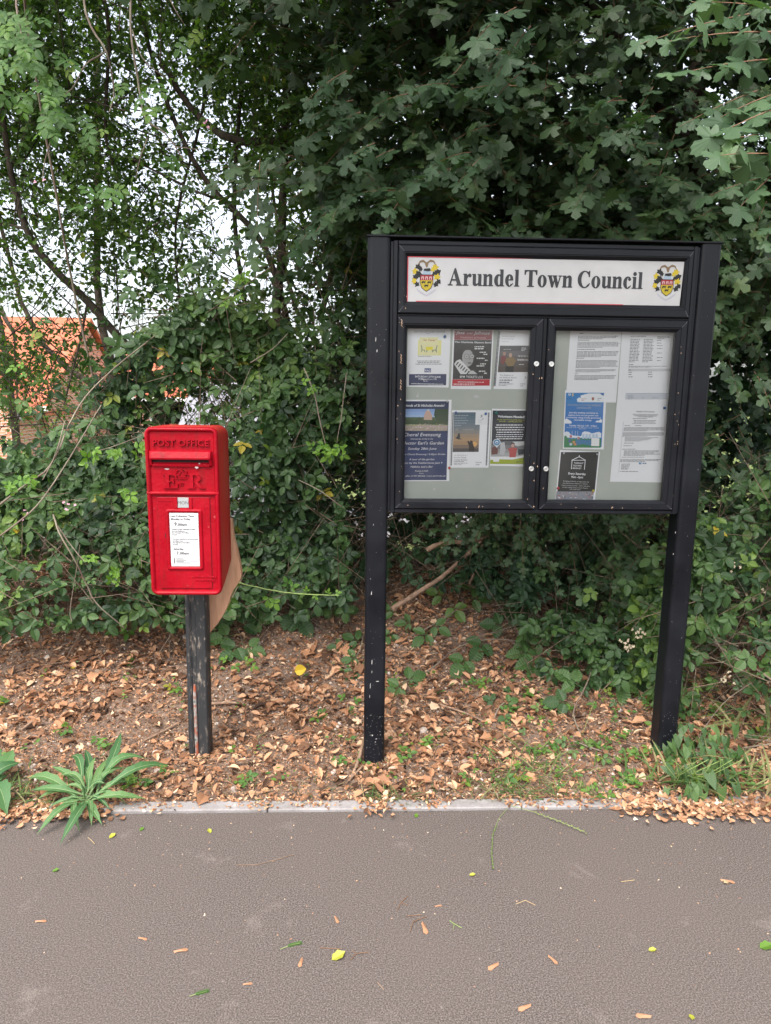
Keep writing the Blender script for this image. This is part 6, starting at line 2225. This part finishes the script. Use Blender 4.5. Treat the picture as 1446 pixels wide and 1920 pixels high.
seed_spike(flat_pts([(955, 1512), (935, 1535), (924, 1565), (922, 1600), (925, 1628)]), "green grass spike lying straight out over the asphalt from the kerb", 22, .010)
seed_spike(flat_pts([(955, 1510), (1000, 1522), (1050, 1540), (1097, 1560)], .012), "dry grass spike arching rightwards over the kerb onto the asphalt", 18, .010, tt=.7)
a = gp(718, 1425)
seed_spike([a, a + (.0, -.01, .07), a + (-.012, -.01, .16)], "upright grass spike against the foot of the left post", 16, .007)
a = gp(1090, 1385)
seed_spike([a, a + (.01, -.02, .08), a + (.035, -.02, .17)], "upright pale grass spike between the posts, nearer the right one", 16, .007, tt=.8)
a = gp(1380, 1400)
seed_spike([a, a + (-.05, -.05, .10), a + (-.13, -.05, .17)], "grass spike leaning left among the brambles at the right edge", 18, .008)


# long-leaved rosettes beside the kerb
M['rosette'] = leaf_mat("oxtongue_leaf", [(0, (.045, .125, .045)), (.6, (.09, .20, .07)), (1, (.15, .27, .09))], .55, .2, .3)
M['midrib'] = mat("pale_midrib", (.16, .24, .10), .6)


def rosette(cx, cy, tips, label, w=.072):
    c = flat_pts([(cx, cy)])[0]
    c = np.array([c[0], max(c[1], 2.30), .012])
    t = empty("weed_rosette", tuple(c), label, "weed", "weed rosettes at the path edge")
    lv, mr = Leaves(), MB()
    for (tx, ty, h) in tips:
        if h <= 0.02 and ty > 1525:
            e = flat_pts([(tx, ty)], .012)[0]
        else:
            d = ray(tx, ty)
            e = CAM + d * ((EYE - h) / -d[2])
            if e[1] > 2.75:
                e = CAM + d * (2.62 / d[1])
        L = np.linalg.norm(e - c)
        dirv = (e - c) / L
        side = nrm(np.cross(dirv, (0, -.35, 1.)))
        upv = nrm(np.cross(side, dirv))
        n = 11
        ww = L * w * random.uniform(.8, 1.15)
        bend = random.uniform(-.16, .16)
        off = np.array([random.uniform(-.02, .02), random.uniform(-.02, .02), random.uniform(0, .01)])
        V, pm = [], []
        for i in range(n + 1):
            s_ = i / n
            wd = ww * (.16 + .84 * math.sin(math.pi * min(1, max(0, s_ ** 1.35)))**.9) * (1 - s_ ** 9) * (1 + .10 * (1 if i % 2 else -1)) * (.35 + .65 * min(1, s_ * 2.2))
            mid = c + off * (1 - s_) + side * bend * L * math.sin(math.pi * s_) + dirv * L * s_ + np.array([0, 0, 1.]) * (.24 * L * math.sin(math.pi * s_)) * (1 if h < .1 else .35)
            pm.append(mid)
            V += [mid, mid - side * wd + upv * wd * .35, mid + side * wd + upv * wd * .35]
        Fc = []
        for i in range(n):
            a, b = 3 * i, 3 * i + 3
            Fc += [(a, b, b + 1), (a, b + 1, a + 1), (a, a + 2, b + 2), (a, b + 2, b)]
        lv.V.append(np.array(V))
        lv.F.append(np.array(Fc) + lv.n)
        lv.T.append(np.full(len(V), random.random()))
        lv.n += len(V)
        mr.tube([p + upv * .0006 for p in pm[:-1]], list(np.linspace(.0028, .0008, len(pm) - 1)), 4)
    lv.build("leaves", M['rosette'], t)
    mr.build("midribs", M['midrib'], t)


rosette(165, 1508, [(228, 1372, .16), (160, 1404, .12), (205, 1420, .10), (130, 1420, .08), (95, 1436, .10), (50, 1460, .06), (60, 1482, .05), (66, 1502, .03), (68, 1566, .01), (112, 1584, .01), (90, 1530, .01), (274, 1498, .03), (318, 1434, .07), (280, 1424, .09), (192, 1548, .01), (172, 1550, .01), (208, 1520, .02), (240, 1440, .08), (180, 1418, .12), (245, 1465, .06), (110, 1455, .09), (120, 1500, .04), (145, 1430, .10), (150, 1560, .01), (120, 1475, .07), (215, 1480, .05), (190, 1450, .09), (152, 1470, .11), (88, 1515, .02), (135, 1545, .01), (230, 1500, .03), (200, 1470, .08)],
        "large rosette of long rough green leaves spilling over the path edge beside the kerb")
rosette(-28, 1490, [(20, 1512, .02), (15, 1455, .05), (0, 1400, .1), (40, 1430, .08), (14, 1530, .01), (25, 1405, .1), (-60, 1480, .04)], "rosette of rough leaves cut off by the left edge of the picture", .16)

# ------------------------------------------------------------------ loose things on the litter and the path
t_ = Leaves()
q = gp(566, 1262)
t_.put(leaflet(6, .42, .25, -.2), (q + (-.03, -.05, .03))[None], np.array([[1, -.1, .25]]), np.array([[0, -.9, .5]]), .062, .5)
M['yellow'] = mat("yellow_leaf", (.50, .34, .025), .5)
tag(t_.build("fallen_leaf", M['yellow'], origin=q), "large clear yellow leaf standing up in the litter between the letterbox and the notice board", "fallen leaf", "fallen leaves")

sb = MB()
for pts, r in (([(656, 1462, .0), (672, 1432, .02), (682, 1408, .05)], .008),):
    sb.tube([gp(px, py) + (0, -.01, h) for px, py, h in pts], [r * .5, r, r * .8], 6)
sb.tube([gp(650, 1472) + (0, 0, .01), gp(680, 1440) + (0, -.02, .02)], [.003, .005], 5)
q = gp(656, 1462)
tag(sb.build("bark_strip", M['deadwood'], origin=q), "forked strip of tan bark leaning at the foot of the left post", "bark strip")
for i, (pts, r, lab) in enumerate((([(395, 1325), (430, 1322), (450, 1324)], .007, "short pale stick just right of the letterbox post"), ([(270, 1395), (310, 1375), (350, 1352)], .006, "grey stick lying left of the letterbox post"), ([(40, 1375), (62, 1358), (80, 1338)], .006, "pale forked stick in the litter at the left"), ([(325, 1430), (420, 1432), (520, 1424)], .0022, "long thin reddish twig in front of the letterbox post"),
                              ([(700, 1203), (790, 1200), (850, 1196)], .0028, "straight grey cane lying across behind the left post"), ([(822, 1325), (880, 1345), (920, 1365)], .005, "dark stick in the litter right of the left post"), ([(1180, 1545 - 70), (1218, 1470), (1260, 1480)], .004, "grey twig near the foot of the right post"), ([(1350, 1522), (1380, 1512), (1415, 1500)], .005, "pale lichened twig on the verge at the right edge"), ([(10, 1270), (60, 1255), (130, 1245)], .003, "thin twig lying in the litter near the left edge"))):
    sb = MB()
    sb.tube([gp(a, b) + (0, 0, .014) for a, b in pts], [r, r * .9, r * .6], 7, jit=.1)
    tag(sb.build("stick", M['deadwood'], origin=gp(*pts[0])), lab, "stick", "sticks lying in the litter")
# green shoot reaching out behind the letterbox
t = empty("bramble_shoot", tuple(pp(440, 1092, 3.0)), "long thin bramble shoot reaching level from behind the letterbox toward the notice board", "bramble shoot")
tb = MB()
limb(tb, [pp(435, 1088, 3.0), pp(470, 1098, 2.95), pp(530, 1110, 2.9), pp(590, 1115, 2.85), pp(636, 1116, 2.8)], .0035, .0018, k=6)
tb.build("stem", M['green_stem'], t)
lv = Leaves()
for px, py, dx, dz, s in ((430, 1105, -1, -.3, .05), (436, 1092, .5, .7, .045), (505, 1120, -.3, -1, .035), (512, 1128, .6, -.8, .035), (575, 1108, 0, 1, .018), (590, 1116, .4, -.6, .02), (630, 1112, .8, .2, .02), (615, 1112, .2, .8, .018), (540, 1096, -.4, .9, .03), (546, 1102, .8, .4, .03), (432, 1120, -.2, -1, .045)):
    lv.put(BR3, pp(px, py, 2.9)[None], np.array([[dx, -.2, dz]]), np.array([[0, -.8, .6]]), s, random.uniform(0, .8))
lv.build("leaves", M['fresh'], t)

# debris on the asphalt
M['seed'] = mat("maple_seed", (.36, .18, .095), .65)
M['pale'] = mat("pale_straw", (.42, .30, .16), .6)
M['lime'] = mat("yellow_green_leaf", (.30, .30, .035), .5)
SEED = (np.array([(0, 0, .10), (-.10, .10, 0), (-.12, .25, .02), (-.14, .6, .05), (-.16, .85, .03), (0, 1, .02), (.17, .86, .06), (.13, .6, .08), (.10, .3, .06), (.10, .08, 0), (0, .5, .12)]), np.array([(10, 1, 0), (10, 2, 1), (10, 3, 2), (10, 4, 3), (10, 5, 4), (10, 6, 5), (10, 7, 6), (10, 8, 7), (10, 9, 8), (10, 0, 9)]))


def on_path(name, T, px, py, s, ang, material, label, cat, group):
    q = flat_pts([(px, py)], .0015)[0]
    lv = Leaves()
    lv.put(T, q[None], np.array([[math.cos(rad(ang)), math.sin(rad(ang)), 0]]), np.array([[.05, -.05, 1]]), s, .6)
    tag(lv.build(name, material, origin=q), label, cat, group)


for px, py, ang, s, lab in ((935, 1806, 215, .034, "tan winged seed on the asphalt, lower middle, pointing to the left post"), (1028, 1792, 300, .030, "tan winged seed on the asphalt, right of the middle pair"), (996, 1884, 205, .034, "tan winged seed near the bottom edge, right of centre"),
                          (1222, 1906, 178, .034, "tan winged seed at the bottom edge toward the right corner"), (1350, 1650, 340, .038, "slender tan winged seed high up at the right side of the path"), (567, 1796, 260, .028, "tan winged seed left of the bright yellow leaf"), (792, 1730, 280, .040, "crooked tan winged seed among the twigs in mid path"),
                          (455, 1846, 5, .022, "small tan seed wing below the green catkin at the left"), (815, 1700, 10, .020, "small tan seed wing above the crooked one"), (628, 1718, 290, .026, "slim tan seed wing above the bright yellow leaf"), (66, 1728, 0, .028, "orange tan seed wing nearest the left edge"), (260, 1758, 340, .024, "orange seed wing halfway across the left part of the path"), (325, 1785, 10, .034, "pale tan seed wing left of the green catkin")):
    on_path("maple_seed", SEED, px, py, s * 1.15, ang, M['seed'], lab, "winged seed", "winged seeds on the asphalt")
for px, py, ang, s, mk_, lab in ((622, 1800, 30, .040, 'lime', "bright yellow-green leaf lying alone on the asphalt"), (880, 1641, 0, .020, 'lime', "small yellow leaf on the path under the notice board"), (1296, 1902, 250, .020, 'lime', "small yellow leaf in the bottom right of the path"), (1216, 1782, 0, .022, 'lime', "yellow curled leaf right of the middle of the path"),
                               (1425, 1778, 10, .040, 'fresh', "torn green leaf at the right edge of the path"), (205, 1572, 60, .026, 'lime', "yellow-green leaf scrap below the weed rosette"), (262, 1558, 60, .018, 'fresh', "small green leaf scrap just off the left end of the kerb"), (780, 1533, 80, .020, 'fresh', "green leaf scrap beside the kerb in the middle"), (1366, 1654, 200, .02, 'pale', "straw-coloured scrap by the slender seed at the right"), (98, 1634, 20, .02, 'fresh', "green leaf scrap at the left edge of the path"), (395, 1562, 120, .022, 'lime', "pale green scrap close to the kerb, in front of the letterbox")):
    on_path("fallen_leaf", leaflet(5, .34, .2, -.2, serr=.15), px, py, s, ang, M[mk_] if mk_ != 'fresh' else M['lime'] if False else M[mk_], lab, "fallen leaf", "fallen leaves")
for pts, mk_, lab, sc2 in (([(745, 1707), (752, 1692), (765, 1680)], 'red_stem', "forked reddish twig in mid path", [(752, 1692), (766, 1698)]), ([(769, 1746), (775, 1728), (800, 1718)], 'red_stem', "bent reddish twig beside the crooked seed", None), ([(843, 1726), (852, 1732), (866, 1740)], 'green_stem', "small green forked stalk on the path", [(852, 1732), (850, 1742)]), ([(968, 1695), (985, 1688), (1004, 1697)], 'pale', "pale forked stalk right of the green one", None), ([(600, 1777), (640, 1779)], 'red_stem', "thin twig just above the bright yellow leaf", None), ([(658, 1800), (668, 1788), (692, 1785)], 'red_stem', "forked thin twig right of the bright yellow leaf", [(668, 1788), (660, 1782)]),
                   ([(443, 1622), (480, 1622), (525, 1610), (552, 1602)], 'deadwood', "long thin curved stem on the path near the letterbox", None), ([(708, 1842), (720, 1856)], 'deadwood', "short brown stalk low in the left middle of the path", None), ([(1165, 1653), (1190, 1650)], 'pale', "pale straw at the right part of the path", None), ([(762, 1718), (790, 1715)], 'red_stem', "straight red twig above the crooked seed", None), ([(165, 1570), (178, 1582)], 'pale', "straw stalk below the weed rosette", None)):
    q = flat_pts(pts, .003)
    sb = MB()
    sb.tube(q, .0010, 5)
    if sc2:
        sb.tube(flat_pts(sc2, .003), .0008, 5)
    tag(sb.build("small_twig", M[mk_], origin=q[0]), lab, "twig", "twigs scattered on the path")
for pts, lab, tt in (([(525, 1780), (545, 1772), (563, 1768)], "green catkin-like grass head on the path left of the bright yellow leaf", .1), ([(355, 1868), (370, 1863), (388, 1858)], "green grass head near the bottom left of the path", .1)):
    seed_spike(flat_pts(pts, .004), lab, 20, .009, tt=tt)
# a fine scatter of crumbs on the asphalt
n = 420
x, y = U(-1.6, 1.9, n), 2.31 - np.abs(rng.normal(0, .32, n))
D, Nn = lay_flat(n, .2)
cr = Leaves()
cr.put(leaflet(2, .35, .1, 0), np.stack([x, y, 0 * x + .0015], 1), D, Nn, U(.002, .0075, n), U(.2, 1, n))
tag(cr.build("leaf_crumbs", M['dead']), kind="stuff")
